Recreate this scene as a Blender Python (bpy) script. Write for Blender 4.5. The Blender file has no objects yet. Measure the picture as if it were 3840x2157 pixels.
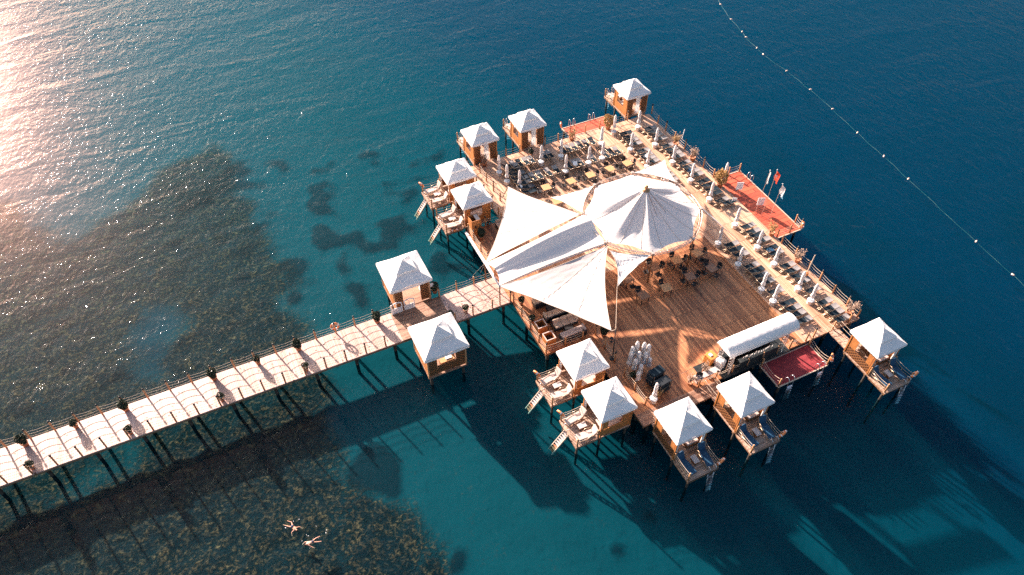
import bpy, math, random
import numpy as np
from mathutils import Vector, Matrix
R = math.radians
rnd = random.Random(7)
S = bpy.context.scene

# ------------------------------------------------------------------ camera, sky, sun, exposure
# World axes: X runs along the walkway towards the platform, Y across it (towards the open sea),
# Z = 0 is the top of the decks, the water lies at WZ.
WZ = -1.3
FPX, PITCH = 2806.0, 47.7365
CU, CV, CZ = -17.383, -36.312, 46.0
YAW = math.atan2(.43227355, .90174252)          # the view direction is this far right of +Y
FW = Vector((math.sin(YAW) * math.cos(R(PITCH)), math.cos(YAW) * math.cos(R(PITCH)), -math.sin(R(PITCH))))
RT = Vector((math.cos(YAW), -math.sin(YAW), 0))
UP = RT.cross(FW)
CAMP = Vector((CU, CV, CZ))
cam = bpy.data.cameras.new('camera')
cam.sensor_width = 36; cam.lens = FPX / 3840 * 36
cam.clip_start = .5; cam.clip_end = 6000
co = bpy.data.objects.new('camera', cam); S.collection.objects.link(co)
co.matrix_world = Matrix.Translation(CAMP) @ Matrix((RT, UP, -FW)).transposed().to_4x4()
S.camera = co

SUN_EL, SUN_DIR = 22.0, Vector((-.2896, .957, 0)).normalized()
sun_az = math.atan2(SUN_DIR.x, SUN_DIR.y)       # clockwise from +Y
w = bpy.data.worlds.new("World"); S.world = w; w.use_nodes = True
nt = w.node_tree; bg = nt.nodes['Background']
sky = nt.nodes.new('ShaderNodeTexSky'); sky.sky_type = 'NISHITA'; sky.sun_disc = False
sky.sun_elevation = R(SUN_EL); sky.sun_rotation = sun_az
sky.air_density = 1.0; sky.dust_density = 3.0; sky.ozone_density = 1.0
nt.links.new(sky.outputs[0], bg.inputs[0]); bg.inputs[1].default_value = .055
sl = bpy.data.lights.new('sun', 'SUN'); sl.energy = 5.0; sl.angle = R(1.1); sl.color = (1, .79, .68)
so = bpy.data.objects.new('sun', sl); S.collection.objects.link(so)
sd = Vector((SUN_DIR.x * math.cos(R(SUN_EL)), SUN_DIR.y * math.cos(R(SUN_EL)), math.sin(R(SUN_EL))))
so.rotation_euler = sd.to_track_quat('Z', 'Y').to_euler(); so.location = sd * 100
S.view_settings.view_transform = 'Standard'; S.view_settings.look = 'None'
S.view_settings.exposure = 2.0; S.view_settings.gamma = 1
S.cycles.use_denoising = False
S.cycles.max_bounces = 6; S.cycles.volume_bounces = 0; S.cycles.transparent_max_bounces = 12
S.cycles.caustics_reflective = False; S.cycles.caustics_refractive = False

def A(px, py, z=0.0):
    """where the sight line through a point of the photograph (3840 x 2157) meets the height z"""
    d = RT * (px - 1920) - UP * (py - 1078.5) + FW * FPX
    t = (z - CZ) / d.z
    return CAMP + d * t

# ------------------------------------------------------------------ node materials
def mat(name, rough=.6, col=(.5, .5, .5), spec=.5, metal=0.0, transl=0.0):
    m = bpy.data.materials.new(name); m.use_nodes = True
    b = m.node_tree.nodes['Principled BSDF']
    b.inputs['Base Color'].default_value = (*col, 1); b.inputs['Roughness'].default_value = rough
    b.inputs['Specular IOR Level'].default_value = spec; b.inputs['Metallic'].default_value = metal
    return m
def N(m, t, **kw):
    n = m.node_tree.nodes.new(t)
    for k, v in kw.items():
        if k.startswith('i_'):
            n.inputs[k[2:].replace('_', ' ')].default_value = v
        else: setattr(n, k, v)
    return n
def L(m, a, b): m.node_tree.links.new(a, b)
def mathn(m, op, a, b=None, c=None, clamp=False):
    n = N(m, 'ShaderNodeMath', operation=op); n.use_clamp = clamp
    for i, x in enumerate((a, b, c)):
        if x is None: continue
        if isinstance(x, (int, float)): n.inputs[i].default_value = x
        else: L(m, x, n.inputs[i])
    return n.outputs[0]
def ramp(m, fac, stops):
    n = N(m, 'ShaderNodeValToRGB'); e = n.color_ramp.elements
    while len(e) < len(stops): e.new(.5)
    for el, (p, c) in zip(e, stops): el.position = p; el.color = (*c, 1)
    L(m, fac, n.inputs[0]); return n.outputs[0]
def mix(m, fac, a, b, blend='MIX'):
    n = N(m, 'ShaderNodeMix', data_type='RGBA', blend_type=blend)
    for i, x in ((0, fac), (6, a), (7, b)):
        if isinstance(x, (int, float)): n.inputs[i].default_value = x
        elif isinstance(x, tuple): n.inputs[i].default_value = (*x, 1)
        else: L(m, x, n.inputs[i])
    return n.outputs[2]
def noise(m, vec, scale, detail=4, rough=.55, dist=0):
    n = N(m, 'ShaderNodeTexNoise'); n.inputs['Scale'].default_value = scale
    n.inputs['Detail'].default_value = detail; n.inputs['Roughness'].default_value = rough
    n.inputs['Distortion'].default_value = dist
    if vec is not None: L(m, vec, n.inputs['Vector'])
    return n.outputs[0]
def mapping(m, vec, scale=(1, 1, 1), rot=(0, 0, 0)):
    n = N(m, 'ShaderNodeMapping'); L(m, vec, n.inputs[0])
    n.inputs['Scale'].default_value = scale; n.inputs['Rotation'].default_value = rot
    return n.outputs[0]
def pos(m): return N(m, 'ShaderNodeNewGeometry').outputs['Position']
def objc(m): return N(m, 'ShaderNodeTexCoord').outputs['Object']
def bsdf(m): return m.node_tree.nodes['Principled BSDF']
def bump(m, h, strength=.5, dist=.02):
    n = N(m, 'ShaderNodeBump'); n.inputs['Strength'].default_value = strength
    n.inputs['Distance'].default_value = dist; L(m, h, n.inputs['Height'])
    L(m, n.outputs[0], bsdf(m).inputs['Normal']); return n

def planks(name, light, dark, width=.14, length=2.6, along='y', rough=.5, stain=.5, cross=0.0, spec=.5):
    """weathered deck boards: boards run along one axis, each with its own tone, gaps, grain and stains"""
    m = mat(name, rough, spec=spec); p = pos(m)
    sp = N(m, 'ShaderNodeSeparateXYZ'); L(m, p, sp.inputs[0])
    a, b = (sp.outputs[0], sp.outputs[1]) if along == 'y' else (sp.outputs[1], sp.outputs[0])
    row = mathn(m, 'FLOOR', mathn(m, 'DIVIDE', a, width))
    wr = N(m, 'ShaderNodeTexWhiteNoise', noise_dimensions='1D'); L(m, row, wr.inputs['W'])
    bb = mathn(m, 'ADD', mathn(m, 'DIVIDE', b, length), mathn(m, 'MULTIPLY', wr.outputs[0], 1.0 if not cross else .0))
    cell = mathn(m, 'FLOOR', bb)
    cmb = N(m, 'ShaderNodeCombineXYZ'); L(m, row, cmb.inputs[0]); L(m, cell, cmb.inputs[1])
    wn = N(m, 'ShaderNodeTexWhiteNoise', noise_dimensions='2D'); L(m, cmb.outputs[0], wn.inputs['Vector'])
    sc = (7, .7, 1) if along == 'y' else (.7, 7, 1)
    g = noise(m, mapping(m, p, sc), 3.0, 5, .6)
    big = noise(m, mapping(m, p, (1, .35, 1) if along == 'y' else (.35, 1, 1)), .55, 4, .6, .4)
    t = mathn(m, 'ADD', mathn(m, 'MULTIPLY', wn.outputs[0], .45), mathn(m, 'MULTIPLY', g, .35))
    t = mathn(m, 'ADD', t, mathn(m, 'MULTIPLY', mathn(m, 'SUBTRACT', big, .35), stain))
    c = ramp(m, t, [(.12, dark), (.75, light)])
    ga = mathn(m, 'FRACT', mathn(m, 'DIVIDE', a, width)); gap = mathn(m, 'LESS_THAN', ga, .085)
    gb = mathn(m, 'LESS_THAN', mathn(m, 'FRACT', bb), .012)
    gg = mathn(m, 'MAXIMUM', gap, gb)
    c2 = mix(m, gg, c, tuple(x * .22 for x in dark))
    L(m, c2, bsdf(m).inputs['Base Color'])
    h = mathn(m, 'SUBTRACT', mathn(m, 'MULTIPLY', g, .3), gg)
    bump(m, h, .6, .012)
    rr = N(m, 'ShaderNodeMapRange'); L(m, big, rr.inputs[0]); rr.inputs[3].default_value = rough - .1; rr.inputs[4].default_value = rough + .15
    L(m, rr.outputs[0], bsdf(m).inputs['Roughness'])
    return m
def speckle(name, c1, c2, scale=6, rough=.6, spec=.4, bmp=.2, metal=0.0, stretch=(1, 1, 1)):
    m = mat(name, rough, spec=spec, metal=metal); n = noise(m, mapping(m, objc(m), stretch), scale, 5, .65)
    L(m, ramp(m, n, [(.32, c1), (.68, c2)]), bsdf(m).inputs['Base Color'])
    if bmp: bump(m, n, bmp, .02)
    return m
def fabric(name, col, transl=.3, dirt=.12, wr=.35, scale=1.2, seams=None):
    m = mat(name, .75, col, .2); o = N(m, 'ShaderNodeVectorMath', operation='ADD'); L(m, objc(m), o.inputs[0])
    oi = N(m, 'ShaderNodeObjectInfo'); pass
    cb = N(m, 'ShaderNodeCombineXYZ'); L(m, mathn(m, 'MULTIPLY', oi.outputs['Random'], 37), cb.inputs[0]); L(m, mathn(m, 'MULTIPLY', oi.outputs['Random'], 91), cb.inputs[1])
    L(m, cb.outputs[0], o.inputs[1]); o = o.outputs[0]
    n = noise(m, o, scale, 5, .6, .6); f = noise(m, o, 40, 2)
    c = mix(m, mathn(m, 'MULTIPLY', mathn(m, 'SUBTRACT', n, .35, None, True), dirt * 3), col, tuple(x * y for x, y in zip(col, (.72, .68, .6))))
    L(m, c, bsdf(m).inputs['Base Color'])
    h = mathn(m, 'ADD', noise(m, mapping(m, o, (1, 3, 1)), scale * 2.2, 3, .5, 1.2), mathn(m, 'MULTIPLY', f, .06))
    bn = bump(m, h, wr, .05)
    tr = N(m, 'ShaderNodeBsdfTranslucent'); L(m, c, tr.inputs[0]); L(m, bn.outputs[0], tr.inputs['Normal'])
    mx = N(m, 'ShaderNodeMixShader'); mx.inputs[0].default_value = transl
    L(m, bsdf(m).outputs[0], mx.inputs[1]); L(m, tr.outputs[0], mx.inputs[2])
    out = [x for x in m.node_tree.nodes if x.type == 'OUTPUT_MATERIAL'][0]
    L(m, mx.outputs[0], out.inputs[0]); return m
def lattice(name, c1, c2, cell=.22):
    m = mat(name, .55); o = objc(m); sp = N(m, 'ShaderNodeSeparateXYZ'); L(m, o, sp.inputs[0])
    xy = mathn(m, 'ADD', sp.outputs[0], sp.outputs[1])
    d1 = mathn(m, 'FRACT', mathn(m, 'DIVIDE', mathn(m, 'ADD', xy, sp.outputs[2]), cell))
    d2 = mathn(m, 'FRACT', mathn(m, 'DIVIDE', mathn(m, 'SUBTRACT', xy, sp.outputs[2]), cell))
    s = mathn(m, 'MAXIMUM', mathn(m, 'LESS_THAN', d1, .36), mathn(m, 'LESS_THAN', d2, .36))
    n = noise(m, o, 5, 3)
    L(m, mix(m, s, c2, mix(m, n, c1, tuple(x * .6 for x in c1))), bsdf(m).inputs['Base Color'])
    bump(m, s, .8, .02); return m

WOODL, WOODD = (.56, .40, .29), (.23, .135, .085)
M = {}
M['deck'] = planks('deck_boards', (.60, .265, .12), (.125, .036, .015), .145, 2.4, 'y', .48, .75, 1)
M['pale'] = planks('bleached_boards', (.74, .47, .32), (.34, .165, .095), .145, 2.4, 'y', .45, .75, 1)
M['walk'] = planks('walkway_boards', (.66, .46, .40), (.42, .245, .19), .12, 9, 'y', .42, .6)
M['grey'] = planks('weathered_boards', (.44, .255, .165), (.17, .07, .038), .13, 2.2, 'x', .5, .7)
M['terr'] = planks('terrace_boards', (.58, .40, .30), (.26, .14, .085), .11, 2.4, 'x', .5, .6)
M['beam'] = speckle('timber_beam', (.16, .085, .045), (.33, .19, .10), 5, .6, .3, .3, 0, (1, 1, 4))
M['post'] = speckle('post_timber', (.36, .17, .075), (.58, .32, .16), 6, .5, .4, .3, 0, (2, 2, .6))
M['pile'] = speckle('pile_timber', (.02, .018, .016), (.07, .05, .035), 4, .7, .3, .4, 0, (2, 2, .5))
_m = M['pile']; _b = bsdf(_m).inputs['Base Color']; _c = _b.links[0].from_socket; _s = N(_m, 'ShaderNodeSeparateXYZ'); L(_m, pos(_m), _s.inputs[0])
L(_m, mix(_m, mathn(_m, 'LESS_THAN', _s.outputs[2], WZ + .05), _c, (.001, .007, .010)), _b)   # the water's darkening put into the timber colour below the waterline
M['panel'] = speckle('orange_panel', (.32, .115, .035), (.56, .235, .075), 4, .5, .4, .2, 0, (3, 3, .5))
M['latt'] = lattice('lattice_panel', (.30, .12, .04), (.045, .018, .009), .3)
M['brown'] = speckle('brown_timber', (.14, .06, .025), (.28, .13, .06), 6, .55, .4, .25)
M['rope'] = speckle('pale_rope', (.42, .33, .25), (.70, .58, .47), 30, .8, .2, 0)
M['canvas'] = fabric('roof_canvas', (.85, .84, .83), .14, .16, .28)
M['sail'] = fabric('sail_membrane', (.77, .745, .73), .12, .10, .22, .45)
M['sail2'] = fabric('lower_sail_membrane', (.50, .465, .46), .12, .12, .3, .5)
M['umb'] = fabric('umbrella_cloth', (.84, .80, .78), .2, .1, .5, 3)
M['white'] = speckle('white_paint', (.70, .70, .70), (.86, .86, .86), 5, .45, .5, 0)
M['lampw'] = speckle('lamp_glass', (.75, .72, .68), (.88, .86, .82), 5, .3, .5, 0)
M['black'] = speckle('black_metal', (.012, .013, .015), (.035, .035, .038), 8, .45, .5, 0)
M['sling'] = speckle('slate_sling', (.009, .020, .030), (.026, .042, .056), 14, .85, .08, .15)
M['slingl'] = speckle('grey_sling', (.20, .20, .205), (.33, .31, .30), 14, .8, .1, .15)
M['frame'] = speckle('bronze_frame', (.30, .21, .14), (.50, .38, .27), 12, .35, .6, 0, .6)
M['steel'] = speckle('steel', (.55, .56, .58), (.75, .75, .76), 9, .25, .6, 0, .9)
M['truss'] = speckle('truss_metal', (.50, .40, .34), (.72, .62, .55), 7, .4, .5, 0, .5)
M['table'] = speckle('table_timber', (.46, .24, .10), (.68, .40, .20), 5, .45, .5, .1, 0, (6, 1, 1))
M['tabled'] = speckle('dark_table_timber', (.20, .10, .06), (.36, .20, .12), 5, .45, .5, .1, 0, (6, 1, 1))
M['terra'] = speckle('terracotta', (.30, .12, .06), (.48, .22, .12), 8, .7, .3, .2)
M['leaf'] = speckle('dark_leaf', (.010, .022, .012), (.035, .055, .022), 9, .45, .5, 0)
M['dry'] = speckle('dry_leaf', (.22, .12, .04), (.55, .34, .13), 9, .6, .3, 0)
M['drytwig'] = speckle('dry_twig', (.20, .13, .09), (.46, .33, .25), 9, .7, .3, 0)
M['red'] = planks('red_matting', (.66, .125, .055), (.42, .06, .032), .5, 6, 'x', .6, .5)
M['maroon'] = speckle('maroon_matting', (.20, .022, .03), (.34, .05, .055), 3, .75, .3, .2)
M['rattan'] = speckle('dark_rattan', (.008, .012, .016), (.035, .04, .045), 30, .5, .5, .3)
M['cush'] = fabric('beige_cushion', (.62, .47, .36), .05, .2, .4, 2)
M['cushw'] = fabric('pale_cushion', (.62, .49, .44), .05, .2, .4, 2)
M['cushg'] = speckle('grey_cushion', (.42, .37, .36), (.60, .53, .50), 9, .7, .3, .2)
M['cushb'] = speckle('blue_cushion', (.006, .045, .10), (.015, .08, .155), 5, .6, .4, .2)
M['buoy'] = speckle('orange_ring', (.75, .18, .05), (.90, .34, .12), 5, .45, .5, 0)
M['float'] = speckle('float_plastic', (.65, .42, .33), (.85, .66, .55), 5, .45, .5, 0)
M['teal'] = speckle('teal_line', (.01, .08, .08), (.03, .17, .15), 5, .6, .4, 0)
M['skin'] = speckle('skin', (.55, .27, .18), (.68, .36, .25), 8, .5, .4, .05)
M['hair'] = speckle('hair', (.02, .012, .008), (.05, .03, .02), 20, .5, .4, 0)
M['trunks'] = speckle('navy_cloth', (.01, .03, .07), (.02, .05, .11), 20, .6, .3, 0)
M['foam'] = speckle('foam', (.65, .65, .65), (.85, .85, .85), 20, .6, .4, 0)
M['orange'] = speckle('orange_box', (.60, .22, .05), (.75, .33, .09), 5, .5, .4, .1)
M['flagr'] = fabric('red_flag', (.78, .10, .05), .35, .1, .3, 3)
M['flagw'] = fabric('white_flag', (.82, .78, .76), .35, .1, .3, 3)
M['flagb'] = fabric('blue_flag', (.25, .55, .72), .35, .1, .3, 3)
M['board'] = speckle('stage_board', (.010, .016, .018), (.03, .035, .035), 3, .5, .5, .1)
M['yellow'] = fabric('yellow_cloth', (.82, .68, .36), .2, .1, .4, 3)
M['strap'] = speckle('blue_strap', (.01, .05, .22), (.03, .09, .32), 20, .6, .3, 0)

# ------------------------------------------------------------------ mesh helpers
class MB:
    def __init__(s): s.v = []; s.f = []
    def add(s, vs, fs):
        o = len(s.v); s.v += [tuple(x) for x in vs]; s.f += [tuple(i + o for i in f) for f in fs]; return s
    def box(s, cx, cy, cz, sx, sy, sz, rz=0, bev=0.0):
        hx, hy, hz = sx / 2, sy / 2, sz / 2; c, q = math.cos(rz), math.sin(rz)
        if bev > 0:
            b = min(bev, hx * .5, hy * .5, hz * .5)
            rings = [(-hz, b), (-hz + b, 0), (hz - b, 0), (hz, b)]
            vs = []
            for z, i in rings:
                for x, y in ((-hx + i + b, -hy + i), (hx - i - b, -hy + i), (hx - i, -hy + i + b), (hx - i, hy - i - b), (hx - i - b, hy - i), (-hx + i + b, hy - i), (-hx + i, hy - i - b), (-hx + i, -hy + i + b)):
                    vs.append((cx + x * c - y * q, cy + x * q + y * c, cz + z))
            fs = [tuple(range(7, -1, -1)), tuple(range(24, 32))]
            for k in range(3):
                for j in range(8): fs.append((k * 8 + j, k * 8 + (j + 1) % 8, k * 8 + 8 + (j + 1) % 8, k * 8 + 8 + j))
            return s.add(vs, fs)
        vs = [(cx + x * c - y * q, cy + x * q + y * c, cz + z) for z in (-hz, hz) for x, y in ((-hx, -hy), (hx, -hy), (hx, hy), (-hx, hy))]
        return s.add(vs, [(3, 2, 1, 0), (4, 5, 6, 7), (0, 1, 5, 4), (1, 2, 6, 5), (2, 3, 7, 6), (3, 0, 4, 7)])
    def path(s, pts, r, n=6, r1=None, cap=True):
        pts = [Vector(p) for p in pts]; m = len(pts); vs = []; fs = []
        prev = None
        for i, p in enumerate(pts):
            d = (pts[min(i + 1, m - 1)] - pts[max(i - 1, 0)])
            if d.length < 1e-7: d = Vector((0, 0, 1))
            d.normalize()
            ref = Vector((0, 0, 1)) if abs(d.z) < .95 else Vector((1, 0, 0))
            if prev is not None and prev.cross(d).length > 1e-3 or prev is not None: ref = prev
            a = d.cross(ref)
            if a.length < 1e-4: a = d.cross(Vector((0, 1, 0)))
            a.normalize(); b = a.cross(d).normalized(); prev = b
            rr = r if r1 is None else r + (r1 - r) * i / max(1, m - 1)
            for k in range(n):
                t = 2 * math.pi * k / n; vs.append(p + (a * math.cos(t) + b * math.sin(t)) * rr)
        for i in range(m - 1):
            for k in range(n): fs.append((i * n + k, i * n + (k + 1) % n, (i + 1) * n + (k + 1) % n, (i + 1) * n + k))
        if cap: fs += [tuple(range(n - 1, -1, -1)), tuple((m - 1) * n + k for k in range(n))]
        return s.add(vs, fs)
    def bar(s, p, q, w, h):
        p, q = Vector(p), Vector(q); d = (q - p).normalized()
        ref = Vector((0, 0, 1)) if abs(d.z) < .95 else Vector((0, 1, 0))
        a = d.cross(ref).normalized() * (w / 2); b = a.cross(d).normalized() * (h / 2)
        vs = [x + i * a + j * b for x in (p, q) for i, j in ((-1, -1), (1, -1), (1, 1), (-1, 1))]
        return s.add(vs, [(3, 2, 1, 0), (4, 5, 6, 7), (0, 1, 5, 4), (1, 2, 6, 5), (2, 3, 7, 6), (3, 0, 4, 7)])
    def lathe(s, prof, cx=0, cy=0, cz=0, n=14, cap=True):
        vs = []; fs = []; m = len(prof)
        for r, z in prof:
            for k in range(n):
                t = 2 * math.pi * k / n; vs.append((cx + r * math.cos(t), cy + r * math.sin(t), cz + z))
        for i in range(m - 1):
            for k in range(n): fs.append((i * n + k, i * n + (k + 1) % n, (i + 1) * n + (k + 1) % n, (i + 1) * n + k))
        if cap: fs += [tuple(range(n - 1, -1, -1)), tuple((m - 1) * n + k for k in range(n))]
        return s.add(vs, fs)
    def prism(s, poly, z0, z1):
        n = len(poly); vs = [(x, y, z0) for x, y in poly] + [(x, y, z1) for x, y in poly]
        return s.add(vs, [tuple(range(n - 1, -1, -1)), tuple(range(n, 2 * n))] + [(i, (i + 1) % n, n + (i + 1) % n, n + i) for i in range(n)])
    def grid(s, fn, nu, nv):
        vs = [fn(i / nu, j / nv) for j in range(nv + 1) for i in range(nu + 1)]
        return s.add(vs, [(j * (nu + 1) + i, j * (nu + 1) + i + 1, (j + 1) * (nu + 1) + i + 1, (j + 1) * (nu + 1) + i) for j in range(nv) for i in range(nu)])
    def torus(s, c, Rr, r, ax='z', n=20, m=8, tilt=None):
        vs = []; fs = []
        for i in range(n):
            t = 2 * math.pi * i / n
            for k in range(m):
                p = 2 * math.pi * k / m; x = (Rr + r * math.cos(p)) * math.cos(t); y = (Rr + r * math.cos(p)) * math.sin(t); z = r * math.sin(p)
                q = Vector((x, y, z))
                if ax == 'y': q = Vector((x, z, y))
                if ax == 'x': q = Vector((z, x, y))
                if tilt: q = tilt @ q
                vs.append(Vector(c) + q)
        for i in range(n):
            for k in range(m): fs.append((i * m + k, ((i + 1) % n) * m + k, ((i + 1) % n) * m + (k + 1) % m, i * m + (k + 1) % m))
        return s.add(vs, fs)
    def build(s, name, m, parent=None, smooth=False):
        me = bpy.data.meshes.new(name); me.from_pydata(s.v, [], s.f); me.materials.append(m)
        if smooth: me.polygons.foreach_set('use_smooth', [True] * len(me.polygons))
        me.update(); o = bpy.data.objects.new(name, me); S.collection.objects.link(o)
        if parent is not None: o.parent = parent
        return o

def tag(o, label=None, cat=None, group=None, kind=None):
    if label: o['label'] = label
    if cat: o['category'] = cat
    if group: o['group'] = group
    if kind: o['kind'] = kind
    return o
def thing(name, loc, label, cat, group=None, rz=0):
    o = bpy.data.objects.new(name, None); S.collection.objects.link(o); o.empty_display_size = .2
    o.location = loc; o.rotation_euler = (0, 0, rz); return tag(o, label, cat, group)
KIDS = {}
def kids(o):
    return [c for c in S.collection.objects if c.parent == o]
def dup(o, loc, rz, label=None, group=None, _k=None):
    """copy of a thing with copies of its parts and their sub-parts"""
    if o.name not in KIDS:
        ks = kids(o); KIDS[o.name] = [(c, kids(c)) for c in ks]
    c = o.copy(); S.collection.objects.link(c); c.location = loc; c.rotation_euler = (0, 0, rz)
    if label: c['label'] = label
    if group: c['group'] = group
    for ch, gs in KIDS[o.name]:
        d = ch.copy(); S.collection.objects.link(d); d.parent = c
        for g in gs:
            e = g.copy(); S.collection.objects.link(e); e.parent = d
    return c
ORD = ['first', 'second', 'third', 'fourth', 'fifth', 'sixth', 'seventh', 'eighth', 'ninth', 'tenth', 'eleventh', 'twelfth', 'thirteenth', 'fourteenth', 'fifteenth',
       'sixteenth', 'seventeenth', 'eighteenth', 'nineteenth', 'twentieth', 'twenty-first', 'twenty-second', 'twenty-third', 'twenty-fourth', 'twenty-fifth', 'twenty-sixth', 'twenty-seventh', 'twenty-eighth', 'twenty-ninth', 'thirtieth']

# ------------------------------------------------------------------ sea bed and water
def vnoise(x, y, seed=0):
    """smooth value noise on numpy arrays"""
    xi, yi = np.floor(x).astype(np.int64), np.floor(y).astype(np.int64); fx, fy = x - xi, y - yi
    fx, fy = fx * fx * (3 - 2 * fx), fy * fy * (3 - 2 * fy)
    def h(a, b):
        n = (a * 374761393 + b * 668265263 + seed * 974711) & 0x7fffffff
        n = ((n ^ (n >> 13)) * 1274126177) & 0x7fffffff
        return ((n ^ (n >> 16)) & 0xffff) / 65535.
    return (h(xi, yi) * (1 - fx) + h(xi + 1, yi) * fx) * (1 - fy) + (h(xi, yi + 1) * (1 - fx) + h(xi + 1, yi + 1) * fx) * fy
def fbm(x, y, s=0): return .5 * vnoise(x, y, s) + .28 * vnoise(x * 2.1, y * 2.1, s + 1) + .14 * vnoise(x * 4.3, y * 4.3, s + 2) + .08 * vnoise(x * 9, y * 9, s + 3)
def inpoly(px, py, poly):
    r = np.zeros(px.shape, bool); n = len(poly)
    for i in range(n):
        (x0, y0), (x1, y1) = poly[i], poly[(i + 1) % n]
        with np.errstate(divide='ignore', invalid='ignore'):
            c = ((y0 > py) != (y1 > py)) & (px < (x1 - x0) * (py - y0) / (y1 - y0 + 1e-9) + x0)
        r ^= c
    return r
core = .42
def axis(a, b):
    c = list(np.arange(a, b, core)); st, x, lo = core, a, []
    while x > -1600: st *= 1.45; x -= st; lo.append(x)
    st, x, hi = core, b, []
    while x < 1600: st *= 1.45; x += st; hi.append(x)
    return np.array(lo[::-1] + c + hi)
ax_, ay_ = axis(-44, 92), axis(-38, 84)
X, Y = np.meshgrid(ax_, ay_)
dep = 2.45 + np.clip((X + 6) * .085, 0, 4.2) + np.clip((Y - 10) * .03, 0, 1.6)
dx, dy, dz = X - CU, Y - CV, -dep - CZ
fwd = dx * FW.x + dy * FW.y + dz * FW.z
fw_ = np.maximum(fwd, 1)
# the drowned reef is described by where it lies on the ground plan; PX, PY only rename those ground points
PX = 1920 + FPX * (dx * RT.x + dy * RT.y) / fw_
PY = 1078.5 - FPX * (dx * UP.x + dy * UP.y + dz * UP.z) / fw_
wob = (fbm(X * .55, Y * .55, 3) - .5); wob2 = (fbm(X * .55 + 40, Y * .55, 9) - .5)
QX, QY = PX + wob * 150 + (fbm(X * 2.2, Y * 2.2, 31) - .5) * 60, PY + wob2 * 150 + (fbm(X * 2.2, Y * 2.2, 37) - .5) * 60
reef = [(-3000, 480), (-200, 640), (250, 900), (520, 760), (600, 640), (780, 560), (900, 600), (860, 700), (980, 740), (960, 850), (1020, 890), (1010, 960), (1080, 960),
        (1130, 1050), (1060, 1090), (1000, 1130), (1100, 1190), (1140, 1260), (1120, 1380), (1290, 1440), (1230, 1560), (1330, 1700), (1250, 1790), (1430, 1850),
        (1530, 1930), (1590, 2000), (1660, 2060), (1690, 2157), (1760, 2600), (-3000, 4000)]
rk = inpoly(QX, QY, reef).astype(float)
gapp = [(555, 1110), (620, 1125), (660, 1230), (620, 1300), (640, 1420), (520, 1420), (500, 1260), (560, 1200)]
rk[inpoly(QX, QY, gapp)] = 0; dull = inpoly(QX, QY, gapp).astype(float) * .8
rk[inpoly(QX, QY, [(240, 1850), (480, 1640), (560, 1690), (380, 1860), (250, 1930)])] *= .35
def blur(a, n):
    for _ in range(n):
        a = (np.roll(a, 1, 0) + np.roll(a, -1, 0) + a) / 3; a = (np.roll(a, 1, 1) + np.roll(a, -1, 1) + a) / 3
    return a
rk = blur(rk, 6)
gr = np.zeros_like(X); band = np.zeros_like(X)
for (cx, cy, rx, ry) in [(1385, 592, 42, 27), (1617, 603, 30, 22), (1530, 434, 16, 10), (1480, 492, 14, 8), (1620, 410, 9, 6), (1162, 677, 28, 20), (1228, 667, 17, 12), (1205, 740, 44, 32),
        (1449, 710, 22, 14), (1552, 710, 17, 13), (1527, 735, 20, 18), (1478, 858, 42, 38), (1560, 852, 32, 22), (1195, 890, 52, 44), (1245, 925, 45, 22), (1300, 905, 40, 20), (1355, 895, 30, 16),
        (1410, 925, 62, 28), (1480, 935, 26, 20), (1100, 985, 36, 34), (1112, 1025, 40, 22), (1285, 990, 36, 32), (1280, 1050, 18, 40), (1325, 1090, 30, 26), (1362, 1103, 22, 18), (1097, 1098, 34, 32),
        (1650, 970, 44, 22), (1705, 1000, 60, 30), (1650, 1030, 30, 16), (1215, 770, 30, 20), (1210, 820, 16, 12), (870, 660, 100, 22), (800, 690, 90, 40), (700, 740, 70, 50), (1010, 820, 40, 28),
        (1390, 1735, 66, 45), (1470, 1750, 38, 32), (1350, 1790, 60, 50), (1440, 1800, 50, 40), (1712, 2115, 36, 34), (1848, 1765, 28, 16), (1915, 2050, 18, 24), (2380, 1950, 32, 26), (2305, 2080, 24, 16)]:
    d = np.sqrt(((QX - cx - wob * 20 - 5) / rx) ** 2 + ((QY - cy) / ry) ** 2); gr = np.maximum(gr, np.clip(1.45 - d, 0, 1))
rq = random.Random(4)
for _ in range(75):
    cx, cy, rx = rq.uniform(880, 1640), rq.uniform(560, 1130), rq.uniform(7, 15)
    d = np.sqrt(((PX - cx) / rx) ** 2 + ((PY - cy) / (rx * .65)) ** 2); gr = np.maximum(gr, np.clip(1.5 - d, 0, 1))
for _ in range(70):
    cx, cy, rx = rq.uniform(560, 1250), rq.uniform(560, 1120), rq.uniform(8, 30)
    if cx > 900 and rq.random() < .5: continue
    d = np.sqrt(((QX - cx) / rx) ** 2 + ((QY - cy) / (rx * .6)) ** 2); gr = np.maximum(gr, np.clip(1.3 - d, 0, 1) * .8)
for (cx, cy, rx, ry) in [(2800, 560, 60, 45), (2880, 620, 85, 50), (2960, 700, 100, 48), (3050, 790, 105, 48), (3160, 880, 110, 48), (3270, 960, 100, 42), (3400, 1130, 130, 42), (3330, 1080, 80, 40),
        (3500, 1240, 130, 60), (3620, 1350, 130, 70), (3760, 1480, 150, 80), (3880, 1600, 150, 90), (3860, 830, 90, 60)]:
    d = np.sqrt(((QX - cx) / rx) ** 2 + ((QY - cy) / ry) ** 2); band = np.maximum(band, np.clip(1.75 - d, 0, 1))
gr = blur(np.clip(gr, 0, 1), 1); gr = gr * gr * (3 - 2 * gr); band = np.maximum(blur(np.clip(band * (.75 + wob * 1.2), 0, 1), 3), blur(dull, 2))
deep = np.clip((X - 4 + (Y - 20) * .2) / 27, 0, 1); deep = deep * deep * (3 - 2 * deep)  # spread of the deep-water tint painted on the bed
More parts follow.
